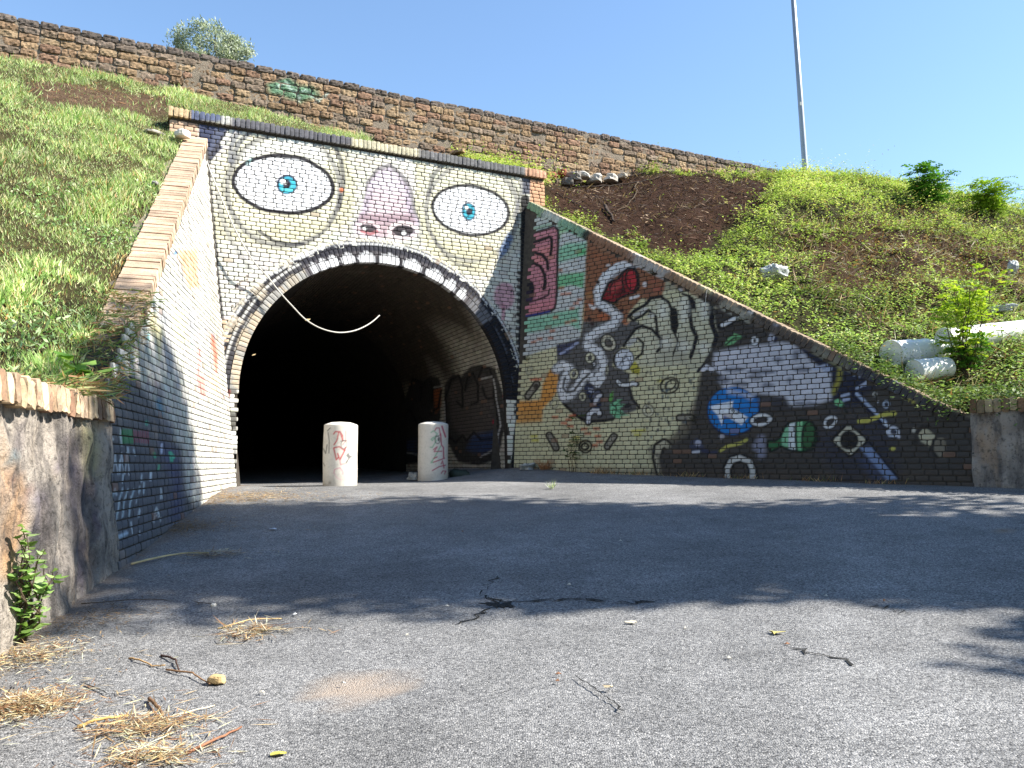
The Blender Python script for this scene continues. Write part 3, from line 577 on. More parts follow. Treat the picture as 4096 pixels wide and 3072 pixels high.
# arch ring: two rings of header bricks on edge, painted as the mouth
def ring_col(V):
    """paint of the mouth in arch coordinates: lips, gums, teeth"""
    q = V-R0; z = q[..., 2]; a = (q@U); rr = np.hypot(a-AC, np.maximum(z-AS, 0)); th = np.degrees(np.arctan2(np.maximum(z-AS, 0), a-AC))
    t = rr-AR; col = np.empty(V.shape); col[:] = srgb(206, 200, 176)
    def put(m, cc, al=1.0): col[m] = col[m]*(1-al)+srgb(*cc)*al
    wob_ = .012*noise(V, 2.5, 3)
    t2 = t+wob_
    put(t2 < .29, (46, 46, 54)); put((t2 > .285) & (t2 < .312), (206, 206, 204)); put((t2 > .312) & (t2 < .335), (92, 92, 96))
    top = (th > 47) & (th < 123)
    put(top & (t2 < .17), (92, 88, 90), .9); put((th > 36) & (th <= 47) & (t2 < .2), (120, 120, 122), .8)
    put((th < 36) & (t2 < .27), (30, 30, 36)); put((th < 36) & (t2 > .13) & (t2 < .15), (84, 88, 98), .7)
    low = th >= 123; wear = noise(V, 5, 6)
    put(low & (t2 < .13), (158, 156, 150)); put(low & (t2 < .13) & (wear > .25), (196, 178, 152), .8); put(low & (t2 > .13) & (t2 < .20), (64, 63, 67)); put(low & (t2 > .20) & (t2 < .225), (206, 204, 198)); put(low & (t2 > .225) & (t2 < .275), (58, 57, 61)); put(low & (wear < -.45), (188, 176, 156), .7)
    put((t2 > .335), (206, 200, 180), .9)
    for tc, w_ in ((119, 1.6), (115, 2.0), (110.5, 2.3), (104.4, 3.1), (96.6, 4.0), (86.9, 5.0), (76.7, 4.7), (66.2, 4.9), (58.4, 3.0), (52.2, 2.3)):
        e = ((th-tc)/(w_*.92))**2+((t2-.060)/.108)**2
        put(e < 1.45, (48, 46, 50)); put(e < .98, (206, 206, 206)); put((e < .98) & (np.abs(th-tc-w_*.15) < w_*.62) & (t2 < .12), (238, 238, 238))
    return col
vo_V = []; vo_F = []; vo_n = []
rr_ = np.random.default_rng(2)
def voussoir(a0, a1, r0_, r1_, proud, n1=2, n2=4):
    """one wedge brick of the arch ring"""
    pts = []; 
    for jj in range(n2+1):
        for ii in range(n1+1):
            th = a0+(a1-a0)*ii/n1; rad = r0_+(r1_-r0_)*jj/n2; e = (ii in (0, n1)) or (jj in (0, n2))
            pts.append(front.at(AC+rad*math.cos(th), AS+rad*math.sin(th), proud-(.003 if e else 0)))
    for th, rad in ((a0, r0_), (a1, r0_), (a1, r1_), (a0, r1_)): pts.append(front.at(AC+rad*math.cos(th), AS+rad*math.sin(th), proud-.13))
    g = lambda a, b: b*(n1+1)+a; q = (n1+1)*(n2+1)
    f = [(g(a, b), g(a, b+1), g(a+1, b+1), g(a+1, b)) for b in range(n2) for a in range(n1)]
    f += [tuple([g(a, 0) for a in range(n1+1)]+[q+1, q]), tuple([g(a, n2) for a in range(n1, -1, -1)]+[q+3, q+2]),
          tuple([g(0, b) for b in range(n2, -1, -1)]+[q, q+3]), tuple([g(n1, b) for b in range(n2+1)]+[q+2, q+1])]
    return np.array(pts), f, q
VV = []
nr = 96
for ringi, (ri, ro) in enumerate(((AR, AR+.118), (AR+.128, AR+.243), (AR+.253, AR+RING))):
    nn = nr+ringi*6
    for kk in range(nn):
        g0 = math.pi*kk/nn; g1 = math.pi*(kk+1)/nn-.0055
        pr = .010+rr_.uniform(-.003, .003)-(0.006 if ringi == 2 else 0)
        v_, f_, q_ = voussoir(g0, g1, ri, ro, pr); VV.append(v_)
VV = np.array(VV); cc = ring_col(VV)*np.clip(1+rr_.normal(0, .07, (len(VV), 1, 1)), .75, 1.2); cc[:, q_:] *= .4
bare = rr_.random(len(VV)) < .05; cc[bare] = cc[bare]*.5+srgb(170, 140, 110)*.4
emit(portal, VV, f_, np.clip(cc, .01, .8), M['paint'], 'voussoir', 'voussoir_rows', 294)
# mortar body of the portal (solid, with the arch cut out)
def portal_core():
    xs = np.unique(np.concatenate([np.linspace(-5.08, .68, 70), AC+AR*np.cos(np.linspace(0, math.pi, 60))*1.004]))
    Vv = []; Fc = []
    def lowz(a): 
        d = abs(a-AC); return AS+math.sqrt(max((AR+.02)**2-d*d, 0)) if d < AR+.02 else -1.2
    prevlow = None
    for a in xs:
        lz = lowz(a)
        for zz in (lz, ZTOP+.02):
            for o in (-.0125, -.55): Vv.append(front.at(a, zz, o))
    for i in range(len(xs)-1):
        b = i*4; n_ = b+4     # low front, low back, top front, top back
        Fc += [(b, n_, n_+2, b+2), (b+1, b+3, n_+3, n_+1), (b+2, n_+2, n_+3, b+3), (b, b+1, n_+1, n_)]
    Fc += [(0, 2, 3, 1), (len(Vv)-4, len(Vv)-3, len(Vv)-1, len(Vv)-2)]
    return Vv, Fc
pv, pf = portal_core(); mesh_obj('mortar_bed', pv, pf, M['mortar_dark'], portal)
# cornice: a course of bricks on edge, standing proud
co_O = []; wds = []; a = -5.12; r = random.Random(9)
while a < .72:
    wd = .068*r.uniform(.9, 1.12); co_O.append(a); wds.append(wd-.008); a += wd
co_O = np.array(co_O); wds = np.array(wds); jit = np.array([r.uniform(-.012, .006) for _ in co_O])
P = front.at(co_O, np.full(len(co_O), ZTOP), .055+jit); 
V, fc, nb = brickset(P, wds[:, None]*U, (.135+np.array([r.uniform(-.008, .006) for _ in co_O]))[:, None]*front.up, np.tile(N, (len(P), 1)), .27, 2, 4, rough=.0015, seed=4)
cor = Paint()
cor.poly([(350, 220), (415, 225), (415, 262), (350, 262)], (196, 170, 132)); cor.poly([(412, 225), (478, 232), (478, 262), (412, 260)], (92, 100, 124)); cor.poly([(478, 232), (520, 236), (520, 270), (478, 270)], (186, 184, 176))
cor.poly([(500, 235), (640, 250), (720, 285), (800, 300), (800, 320), (640, 300), (500, 275)], (88, 88, 96), .9, 6); cor.poly([(760, 275), (920, 310), (920, 340), (760, 320)], (198, 190, 160), .9, 5); cor.poly([(905, 310), (1135, 350), (1135, 385), (905, 345)], (104, 104, 106), .9, 5); cor.poly([(1135, 345), (1200, 360), (1200, 400), (1135, 392)], (196, 150, 120), .9, 4)
c = painted(V, nb, lambda p: np.tile(srgb(150, 146, 134), (len(p), 1)), cor, 13, var=.14)
crn = mesh_obj('cornice', *(lambda m: (m.v, m.f))((lambda m: (m.box(front.at(-2.2, ZTOP+.055, -.26), 5.82*U, .52*N, .10*front.up), m)[1])(MB())), M['mortar_grey'], portal)
emit(crn, V, fc, c, M['coping'], 'brick', 'brick_row')

# ------------------------------------------------------------------ wing walls
def wing(wall, name, label, paint, basefn, top_pts, s_end, z_lo, seed, cop_depth, top_cols, rows, end_s):
    """top_pts: photo points along the upper edge of the coping face"""
    th = thing(name, label, 'abutment', tuple(wall.at(2.5, -.3)))
    hs = np.array([wall.hit(*p) for p in top_pts]); pol = np.polyfit(hs[:, 0], hs[:, 1], 1); 
    ztop = lambda s: pol[0]*s+pol[1]
    O = []; EX = []; EY = []; k = 0; z = z_lo; r = random.Random(seed)
    cross = math.sqrt(1+pol[0]**2)
    while z < ztop(0)+.3:
        for a0, a1 in course_bricks(z, -.02-.0*z, s_end, k, seed=seed):
            am = (a0+a1)/2
            lo_a = (wall.at(am, z)-R0)@N
            if lo_a < -.02: continue
            lim = ztop(am)-.125*cross if am < end_s-.05 else max(ztop(am)+.02, .30 if wall is left else .42)
            if z+CH-.011 > lim+.03: 
                continue
            O.append((a0, z, r.uniform(-.003, .003))); EX.append(a1-a0); EY.append(CH-.0100)
        z += CH; k += 1
    O = np.array(O); P = wall.at(O[:, 0], O[:, 1], O[:, 2])
    V, fc, nb = brickset(P, np.array(EX)[:, None]*wall.d, np.array(EY)[:, None]*wall.up, np.tile(wall.n, (len(P), 1)), .03, 10, 4, seed=seed)
    if wall is left: fc = [f[::-1] for f in fc]
    c = painted(V, nb, basefn, paint, seed+1); emit(th, V, fc, c, M['paint'], 'brick', 'brick_field')
    # mortar body
    ss = np.linspace(-.5, s_end, 40); Vv = []; Fc = []
    for s_ in ss:
        zt = ztop(s_)-.10 if s_ < end_s else max(ztop(s_)-.02, .30 if wall is left else .42)
        for zz in (-1.6, zt):
            for o in (-.0125, -.42): Vv.append(wall.at(s_, zz, o))
    for i in range(len(ss)-1):
        b = i*4; n_ = b+4; Fc += [(b, n_, n_+2, b+2), (b+1, b+3, n_+3, n_+1), (b+2, n_+2, n_+3, b+3), (b, b+1, n_+1, n_)]
    Fc += [(0, 2, 3, 1), (len(Vv)-4, len(Vv)-3, len(Vv)-1, len(Vv)-2)]
    mesh_obj('mortar_bed', Vv, Fc, M['mortar_dark'], th)
    # coping: bricks on edge across the sloping top
    T = (wall.d+pol[0]*wall.up); T = T/np.linalg.norm(T); Q = np.cross(T, wall.n); Q = Q/np.linalg.norm(Q)
    if Q[2] < 0: Q = -Q
    s = .0; CP = []; r = random.Random(seed+3); CW_ = []; CDp = []; CO = []
    s0 = max((0-.0), 0)
    while s < end_s:
        wd = .066*r.uniform(.9, 1.1); off = 0
        for ri, dp in enumerate(rows):
            CP.append(wall.at(s+(r.uniform(0, .03) if ri else 0), ztop(s), .022-off+r.uniform(-.006, .006) if ri == 0 else .022-off)-Q*(.125+r.uniform(-.006, .004)))
            CW_.append(wd*cross*1.0-.009); CDp.append(dp-.01); off += dp
        s += wd
    CP = np.array(CP); n = len(CP); dp = np.array(CDp)
    # split by depth rows so every brick keeps its own depth
    core = MB(); pm = wall.at((end_s)/2, ztop(end_s/2), -.20)-Q*.085
    core.box(pm, T*(end_s*cross+.0), wall.n*.36, Q*.09); cop = core.build('coping', M['mortar_grey'], th)
    for ri, d_ in enumerate(rows):
        idx = np.arange(ri, n, len(rows))
        V, fc, nb = brickset(CP[idx], np.array(CW_)[idx][:, None]*T, np.tile(Q*.125, (len(idx), 1)), np.tile(wall.n, (len(idx), 1)), d_-.01, 2, 4, rough=.0015, seed=seed+6)
        if wall is left: fc = [f[::-1] for f in fc]
        c = painted(V, nb, top_cols, paint if ri == 0 else Paint(), seed+7, var=.13)
        tb = top_cols(V.reshape(-1, 3)).reshape(V.shape)*np.clip(1+np.random.default_rng(seed).normal(0, .14, (len(idx), 1, 1)), .6, 1.3)
        c[:, nb:] = tb[:, nb:]
        tops = [q for q in range(nb) if q >= nb-3]; c[:, tops] = c[:, tops]*.75+tb[:, tops]*.25
        emit(cop, V, fc, c, M['coping'], 'brick', 'brick_row', 150)
    return th, ztop, pol, T, Q
rt_pts = [(1140, 432), (1270, 497), (1470, 597), (1640, 680), (1800, 755), (1920, 815)]
rcop = lambda p: srgb(158, 138, 116)*(1+.2*noise(p, 3, 2)[:, None])
rw.fr(0, 0, K); rw.bold = 1.0
for seg, cc_ in (([(1132, 430), (1180, 455)], (120, 150, 118)), ([(1180, 456), (1215, 474)], (176, 184, 176)), ([(1215, 474), (1262, 497)], (120, 160, 132)), ([(1268, 500), (1275, 503)], (40, 36, 34)), ([(1280, 507), (1375, 555)], (134, 100, 78)), ([(1378, 556), (1440, 588)], (170, 166, 160)), ([(1445, 590), (1520, 628)], (138, 112, 88)), ([(1525, 632), (1560, 650)], (70, 64, 60)), ([(1565, 652), (1620, 680)], (150, 146, 130)), ([(1630, 684), (1760, 745)], (88, 80, 72)), ([(1765, 748), (1840, 785)], (120, 118, 106)), ([(1845, 787), (1990, 855)], (70, 70, 76))): rw.line([(x, y+9) for x, y in seg], 22, cc_, .9, 4)
rwall, rz, rpol, rT, rQ = wing(right, 'brick_abutment', 'dark sloping brick wing wall painted with a hand, blue disc and green bottle', rw, lambda p: np.tile(srgb(150, 142, 118), (len(p), 1)), rt_pts, 6.35, -.75, 21, .3, rcop, (.30,), 6.2)
lt_pts = [(436, 318), (405, 400), (375, 480), (340, 570), (310, 650), (290, 700)]
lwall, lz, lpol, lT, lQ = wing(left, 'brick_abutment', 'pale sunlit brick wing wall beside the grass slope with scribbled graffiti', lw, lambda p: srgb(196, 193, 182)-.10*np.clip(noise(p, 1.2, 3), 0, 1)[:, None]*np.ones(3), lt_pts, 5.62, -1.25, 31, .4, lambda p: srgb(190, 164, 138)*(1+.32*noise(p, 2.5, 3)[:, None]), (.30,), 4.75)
print('right coping', rpol, 'left coping', lpol)

# ------------------------------------------------------------------ rough stone retaining walls that carry the wing walls on
def stone_mat():
    m, t, b = mat_base('stained_stone', .95, .15); c = attr(t)
    g = t.nodes.new('ShaderNodeNewGeometry'); mp = t.nodes.new('ShaderNodeMapping'); t.links.new(g.outputs['Position'], mp.inputs[0]); mp.inputs['Scale'].default_value = (1, 1, .22)
    n1 = noisetex(t, 7, 6, .65, mp.outputs[0]); n2 = noisetex(t, 3.2, 5, .6, mp.outputs[0]); n3 = noisetex(t, 24, 6, .7)
    c1 = mixc(t, ramp(t, n1, [(.46, 0), (.62, .8)]), c, srgb(78, 74, 72)); c2 = mixc(t, ramp(t, n2, [(.57, 0), (.68, .7)]), c1, srgb(176, 150, 122))
    c3 = mixc(t, ramp(t, n3, [(.52, 0), (.66, .7)]), c2, srgb(54, 50, 46)); t.links.new(c3, b.inputs['Base Color'])
    bump(t, b, noisetex(t, 16, 7, .7), .9, .05); return m
M['stone'] = stone_mat()
def stone_wall(wall, s0, s1, ztopf, name, label, zcap, capcols, stains, seed, flip):
    th = thing(name, label, 'abutment', tuple(wall.at((s0+s1)/2, -.4)))
    ns, nz = int((s1-s0)/.05)+1, 44; ss = np.linspace(s0, s1, ns); zz = np.linspace(-1.9, zcap+.012, nz)
    A, Zz = np.meshgrid(ss, zz); 
    P = wall.at(A, Zz, np.full(A.shape, -.005)); off = .035*noise(P, 1.6, 5, 4)+.018*noise(P, 7, 2, 2)
    # vertical cracks between the rough blocks
    for sx in np.arange(s0+.35, s1, .62):
        path = sx+.10*np.sin(Zz*3.1+sx*7)+.05*np.sin(Zz*9+sx); off = off-.035*np.exp(-((A-path)/.022)**2)
    P = P+off[..., None]*wall.n
    col = np.empty(P.shape); col[:] = srgb(166, 156, 144)
    col = stains.apply(proj(P.reshape(-1, 3)), col.reshape(-1, 3), 10)
    idx = np.arange(ns*nz).reshape(nz, ns); Fc = np.stack([idx[:-1, :-1], idx[:-1, 1:], idx[1:, 1:], idx[1:, :-1]], -1).reshape(-1, 4)
    if flip: Fc = Fc[:, ::-1]
    mesh_obj('stone_face', P.reshape(-1, 3), Fc, M['stone'], th, col, smooth=True)
    core = MB(); core.box(wall.at((s0-.7+s1)/2, (zcap-1.9)/2, -.29), (s1-s0+.7)*wall.d, wall.n*.4, wall.up*(zcap+1.906)); core.build('wall_core', M['mortar_grey'], th)
    cap = MB(); cap.box(wall.at((s0+s1)/2, zcap+.055, -.19), (s1-s0)*wall.d, wall.n*.40, wall.up*.10); cp = cap.build('cap', M['mortar_grey'], th)
    s = s0; P = []; W_ = []; r = random.Random(seed)
    while s < s1-.05:
        wd = .070*r.uniform(.9, 1.1); P.append(wall.at(s, zcap+r.uniform(-.012, .012), .05+r.uniform(-.008, .005))); W_.append(wd-.006); s += wd
    P = np.array(P); V, fc, nb = brickset(P, np.array(W_)[:, None]*wall.d, np.tile(wall.up*.145, (len(P), 1)), np.tile(wall.n, (len(P), 1)), .30, 2, 4, rough=.003, seed=seed)
    if flip: fc = [f[::-1] for f in fc]
    c = painted(V, nb, lambda p: np.tile(srgb(*capcols), (len(p), 1)), Paint(), seed+2, var=.22)
    V2 = np.random.default_rng(seed).random(len(P)); c[V2 < .3] = c[V2 < .3]*.6+srgb(206, 186, 150)*.4; c[V2 > .8] = c[V2 > .8]*.5+srgb(150, 100, 76)*.3; c[:, :nb] *= np.clip(1+.35*noise(V[:, :nb], 9, 2), .5, 1.2)[..., None]
    emit(cp, V, fc, np.clip(c, .01, .7), M['coping'], 'brick', 'brick_row', 250); return th
stL = Paint().fr(0, 1200, .7838)
stL.poly([(0, 850), (60, 830), (140, 960), (120, 1150), (60, 1420), (0, 1420)], (196, 152, 108), .9, 30); stL.poly([(320, 700), (400, 690), (440, 900), (420, 1300), (330, 1000)], (66, 60, 76), .8, 20); stL.poly([(170, 960), (240, 980), (260, 1250), (200, 1250)], (90, 82, 104), .7, 20); stL.poly([(400, 640), (500, 660), (500, 900), (440, 900)], (176, 166, 110), .6, 20)
stL.line([(10, 900), (60, 830), (80, 780)], 30, (110, 150, 160), .7, 10); stL.poly([(350, 1000), (480, 900), (520, 1400), (400, 1500)], (74, 72, 76), .7, 30)
for i in range(40): 
    x = r0.uniform(20, 500); y = r0.uniform(620, 1300); stL.line([(x, y), (x+r0.uniform(-15, 15), y+r0.uniform(60, 260))], r0.uniform(10, 34), [(60, 58, 62), (72, 62, 86), (176, 160, 140), (110, 104, 100)][i % 4], .55, 10)
stR = Paint().fr(*CF)
for i in range(14): x = r0.uniform(1560, 2400); y = r0.uniform(780, 1500); stR.ell((x, y), 60, 90, r0.uniform(0, 90), [(70, 66, 70), (92, 84, 78), (60, 60, 70)][i % 3], .6, 20)
lsw = stone_wall(left, 5.60, 11.2, None, 'stone_abutment', 'stained rough stone retaining wall under a brick cap beside the grass slope', .27, (188, 162, 132), stL, 41, True)
rsw = stone_wall(right, 6.33, 13.0, None, 'stone_abutment', 'dark mottled stone retaining wall with brick cap beside the painted hoof', .52, (150, 128, 98), stR, 51, False)

# ------------------------------------------------------------------ ground
def tps(pts, vals, lam=1e-3):
    pts = np.asarray(pts, float); n = len(pts)
    def ker(a, b): d = np.linalg.norm(a[:, None]-b[None], axis=2); return np.where(d > 1e-9, d*d*np.log(d+1e-12), 0)
    A = np.zeros((n+3, n+3)); A[:n, :n] = ker(pts, pts)+lam*np.eye(n); A[:n, n] = 1; A[:n, n+1:] = pts; A[n, :n] = 1; A[n+1:, :n] = pts.T
    w_ = np.linalg.solve(A, np.concatenate([vals, np.zeros(3)]))
    return lambda q: ker(q, pts)@w_[:n]+w_[n]+q@w_[n+1:]
gp = []
for wl_, pts in ((left, [(500, 1050), (430, 1095), (340, 1165), (210, 1270), (150, 1318)]), (right, [(1115, 1010), (1280, 1022), (1440, 1028), (1700, 1037), (1900, 1045), (2080, 1050)]), (front, [(505, 1052)])):
    for p in pts: gp.append(onplane(*p, *wl_.plane()))
gp += [atdepth(734, 1049, 11.05), atdepth(935, 1037.5, 12.1), atdepth(620, 1052, 10.9)]
gp = np.array(gp); Ag = np.c_[np.ones(len(gp)), gp[:, :2]]; gc, *_ = np.linalg.lstsq(Ag, gp[:, 2], rcond=None)
print('ground', gc, 'resid', np.round(Ag@gc-gp[:, 2], 3))
gres = tps(gp[:, :2], gp[:, 2]-Ag@gc, .04)
def gz(xy):
    xy = np.atleast_2d(np.asarray(xy, float)); q = np.clip(xy, [-60, -60], [60, 60]); rel = q-R0[:2]; b = rel@N[:2]
    back = np.minimum(b, 0); q2 = q-np.outer(back, N[:2])                        # level inside and behind the portal
    z = gc[0]+q2@gc[1:]; near = np.exp(-((((q2-[0, 8])/8)**2).sum(1))**2)
    return z+gres(q2)*near
def ground_pt(x, y):
    v = ray(x, y); t = 5.0
    for _ in range(60):
        p = OC+v*t; t += (gz(p[:2])[0]-p[2])/(v[2]-gc[2])*.7
    p = OC+v*t; return np.array([p[0], p[1], gz(p[:2])[0]])
def asphalt_mat():
    m, t, b = mat_base('asphalt', .9, .25)
    g = t.nodes.new('ShaderNodeNewGeometry')
    vo = nd(t, 'ShaderNodeTexVoronoi', Scale=150.0); t.links.new(g.outputs['Position'], vo.inputs['Vector'])
    sep = t.nodes.new('ShaderNodeSeparateColor'); t.links.new(vo.outputs['Color'], sep.inputs[0])
    c0 = ramp(t, sep.outputs[0], [(0, (.06, .06, .061)), (.2, (.13, .13, .131)), (.6, (.215, .213, .21)), (.9, (.30, .295, .286)), (1, (.40, .39, .375))])
    n1 = noisetex(t, 1.1, 5, .6); n2 = noisetex(t, 5, 4, .6); n3 = noisetex(t, 220, 2, .6)
    c00 = mixc(t, 1.0, c0, ramp(t, noisetex(t, .45, 4, .65), [(.35, .80), (.5, 1.0), (.65, 1.1)]), 'MULTIPLY'); c1 = mixc(t, 1.0, c00, ramp(t, n1, [(.3, .76), (.7, 1.14)]), 'MULTIPLY'); c2 = mixc(t, 1.0, c1, ramp(t, n2, [(.3, .85), (.7, 1.1)]), 'MULTIPLY')
    pit = ramp(t, noisetex(t, 60, 3, .6), [(.28, .8), (.35, 0)]); c3 = mixc(t, pit, c2, (.02, .02, .02))
    ca = attr(t); sa = t.nodes.new('ShaderNodeAttribute'); sa.attribute_name = 'Col'
    c4 = mixc(t, sa.outputs['Alpha'], c3, ca); t.links.new(c4, b.inputs['Base Color'])
    mm = nd(t, 'ShaderNodeMath', operation='MULTIPLY_ADD'); t.links.new(vo.outputs['Distance'], mm.inputs[0]); mm.inputs[1].default_value = -1.2; t.links.new(n3, mm.inputs[2])
    bump(t, b, mm.outputs[0], .8, .006); return m
M['asphalt'] = asphalt_mat()
gx = np.unique(np.concatenate([np.linspace(-200, -8, 14), np.arange(-8, 10, .12), np.linspace(10, 200, 14)])); gy = np.unique(np.concatenate([np.linspace(-200, -2, 14), np.arange(-2, 14.5, .12), np.linspace(14.5, 300, 16)]))
GX, GY = np.meshgrid(gx, gy); gxy = np.stack([GX.ravel(), GY.ravel()], 1); gzv = gz(gxy); near = np.exp(-((gxy/12)**2).sum(1))
gzv = gzv+near*(.006*noise(np.c_[gxy, gzv*0], 1.2, 6)+.002*noise(np.c_[gxy, gzv*0], 5, 3))
# worn sandy pothole and grit along the wall foot: shallow dips and dust with their own shape
sand = ground_pt(775, 1483); dx = (gxy-sand[:2])/np.array([.20, .15]); e = (dx**2).sum(1)+.35*noise(gxy*3, 2.0, 1)
gzv = gzv-.012*np.clip(1-e, 0, 1)
acol = np.zeros((len(gxy), 4)); acol[:, :3] = srgb(150, 132, 112); 
ix = np.arange(len(gx)*len(gy)).reshape(len(gy), len(gx)); gf = np.stack([ix[:-1, :-1], ix[:-1, 1:], ix[1:, 1:], ix[1:, :-1]], -1).reshape(-1, 4)
road = mesh_obj('road', np.c_[gxy, gzv], gf, M['asphalt'], None, smooth=True, kind='structure')
at_ = road.data.color_attributes.new('Col', 'FLOAT_COLOR', 'POINT')
dl = (gxy-L0[:2])@NL[:2]; alongl = (gxy-L0[:2])@WL[:2]
gr = np.clip(1-(dl+.0)/(.22+.18*noise(gxy, 1.3, 2)), 0, 1)*(alongl > -1)*.75
dr = (gxy-R0[:2])@NR[:2]; gr2 = np.clip(1-dr/(.14+.1*noise(gxy, 1.5, 4)), 0, 1)*((gxy-R0[:2])@WR[:2] > -1)*.6
acol[:, 3] = np.clip(np.maximum(np.maximum(gr, gr2), np.clip((1.15-e)*1.2+.25*noise(gxy, 9, 3), 0, .7)*(e < 1.15)), 0, 1); acol[e < 1.3, :3] = srgb(160, 144, 128)
dk = np.maximum(gr, gr2) > .01; acol[dk, :3] = srgb(120, 100, 78)
at_.data.foreach_set('color', acol.astype(np.float32).ravel())
# cracks in the asphalt
def groove(pts, w_, name='crack', sub=6, jag=.02):
    P = [ground_pt(*p) for p in pts]; Q = []
    for a, b in zip(P[:-1], P[1:]):
        for k in range(sub): Q.append(a+(b-a)*k/sub+np.array([random.gauss(0, jag), random.gauss(0, jag*.8), 0]))
    Q.append(P[-1]); V = []; Fc = []
    for i, q in enumerate(Q):
        d = Q[min(i+1, len(Q)-1)]-Q[max(i-1, 0)]; n_ = np.array([-d[1], d[0], 0]); n_ /= np.linalg.norm(n_)+1e-9
        ww = w_*.75*random.uniform(.2, 1)*(.25 if i in (0, len(Q)-1) else 1)
        for sgn in (-1, 1):
            v = q+n_*ww*sgn; V.append((v[0], v[1], gz(v[:2])[0]+.0055))
    Fc = [(2*i, 2*i+1, 2*i+3, 2*i+2) for i in range(len(Q)-1)]
    mesh_obj(name, V, Fc, M['crack'], road)
M['crack'] = simple_mat('crack_fill', (.018, .018, .017), 1, .3, 30, 60, .5, .01)
groove([(985, 1352), (1040, 1330), (1075, 1305), (1040, 1285), (1060, 1262), (1075, 1245)], .012); groove([(1045, 1290), (1090, 1302), (1180, 1296), (1260, 1295), (1310, 1300)], .018); groove([(1340, 1302), (1375, 1303), (1395, 1300)], .02); groove([(1050, 1300), (1075, 1310), (1100, 1305)], .05, jag=.03)
groove([(1710, 1405), (1780, 1415), (1850, 1440)], .012); groove([(1245, 1462), (1275, 1485), (1310, 1508), (1350, 1540)], .007, jag=.004); groove([(1880, 1310), (1920, 1315), (1960, 1330)], .01)
groove([(170, 1475), (230, 1500), (290, 1506)], .006, jag=.004)

# ------------------------------------------------------------------ tunnel barrel
tun = thing('tunnel_vault', 'dark brick tunnel vault with black bubble graffiti low on its inner wall', 'tunnel', tuple(front.at(AC, 0, -1)))
def barrel_pt(arc, dep):
    """arc: metres up from the right springing line (negative = down the jamb)"""
    if arc < 0: a, z = AC+AR, AS+arc
    elif arc < math.pi*AR: a, z = AC+AR*math.cos(arc/AR), AS+AR*math.sin(arc/AR)
    else: a, z = AC-AR, AS-(arc-math.pi*AR)
    return R0+a*U+z*ZH+(dep-LF*z*max(0, 1-dep/1.5))*NB*1.0 if False else R0+a*U+z*ZH+(dep+LF*z*max(0, 1-dep/2.0))*NB
def barrel_n(arc):
    if arc < 0: return -U
    if arc < math.pi*AR: return -(U*math.cos(arc/AR)+ZH*math.sin(arc/AR))
    return U
arcs = np.concatenate([[-2.2, -1.5, -.8], np.linspace(0, math.pi*AR, 48), math.pi*AR+np.array([.8, 1.5, 2.2])]); deps = np.concatenate([np.linspace(.02, 4, 9), np.linspace(5, 30, 9)])
Vb = [barrel_pt(a, d)-barrel_n(a)*.006 for d in deps for a in arcs]; na = len(arcs)
Fb = [(i*na+j, i*na+j+1, (i+1)*na+j+1, (i+1)*na+j) for i in range(len(deps)-1) for j in range(na-1)]
Fb.append(tuple((len(deps)-1)*na+j for j in range(na)))
M['vault'] = simple_mat('dark_vault', srgb(58, 52, 46), .95, .5, 5, 60, .8, .01)  # one even dark tone, tuned for the gloom of the tunnel
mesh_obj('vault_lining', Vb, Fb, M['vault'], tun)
tg = Paint().fr(*CG)
tg.poly([(1200, 1400), (1180, 700), (1390, 620), (1640, 560), (2080, 500), (2120, 1200)], (150, 140, 124), .4, 20)
def bubble(pts, fill, line=(20, 20, 22)): tg.poly(pts, fill, .95, 3); tg.line(pts+[pts[0]], 15, line)
tg.poly([(1390, 620), (1440, 560), (1500, 570), (1540, 540), (1600, 550), (1620, 620), (1600, 1150), (1340, 1160), (1330, 800)], (44, 42, 42), .95, 4)
tg.poly([(1640, 600), (1700, 520), (1760, 540), (1830, 470), (1900, 460), (2000, 480), (2060, 680), (2070, 900), (2020, 1130), (1880, 1170), (1740, 1150), (1660, 1000)], (46, 44, 44), .95, 4)
tg.poly([(1560, 640), (1620, 620), (1620, 740), (1580, 800)], (170, 96, 56), .8, 6); tg.poly([(1660, 620), (1740, 560), (1800, 640), (1900, 520), (2000, 560), (1990, 900), (1920, 960), (1800, 1000), (1700, 900)], (92, 84, 78), .9, 8)
tg.poly([(1840, 960), (2010, 920), (2020, 1060), (1900, 1090), (1800, 1060)], (56, 74, 112), .8, 10); tg.poly([(1340, 1000), (1440, 980), (1440, 1080), (1360, 1080)], (56, 74, 112), .6, 10)
for pts in ([(1660, 960), (1650, 700), (1690, 560), (1740, 530), (1770, 620), (1770, 760), (1730, 720)], [(1790, 640), (1800, 560), (1840, 520), (1880, 600), (1880, 720), (1830, 740)], [(1880, 560), (1910, 480), (1960, 480), (1990, 560), (1990, 700), (1940, 700), (1910, 620)], [(1670, 960), (1720, 1010), (1770, 960), (1800, 1000), (1850, 940), (1900, 990), (1990, 980), (2020, 860), (2000, 700)], [(1400, 620), (1420, 560), (1480, 580), (1480, 700)], [(1480, 620), (1520, 560), (1560, 600), (1560, 720)], [(1330, 820), (1400, 780), (1440, 860)], [(1620, 640), (1600, 760), (1540, 800)]): tg.line(pts, 14, (18, 18, 20))
for pts in ([(1640, 720), (1650, 940), (1660, 1010)], [(1990, 560), (2010, 700), (2040, 880), (2000, 1060), (1900, 1110)], [(1380, 1080), (1440, 1090)], [(1570, 620), (1620, 610)], [(1900, 560), (1980, 545)]): tg.line(pts, 9, (196, 192, 186))
for x, y in ((2068, 600), (2065, 675), (1990, 860)): tg.ell((x, y), 9, 12, 0, (190, 40, 70))
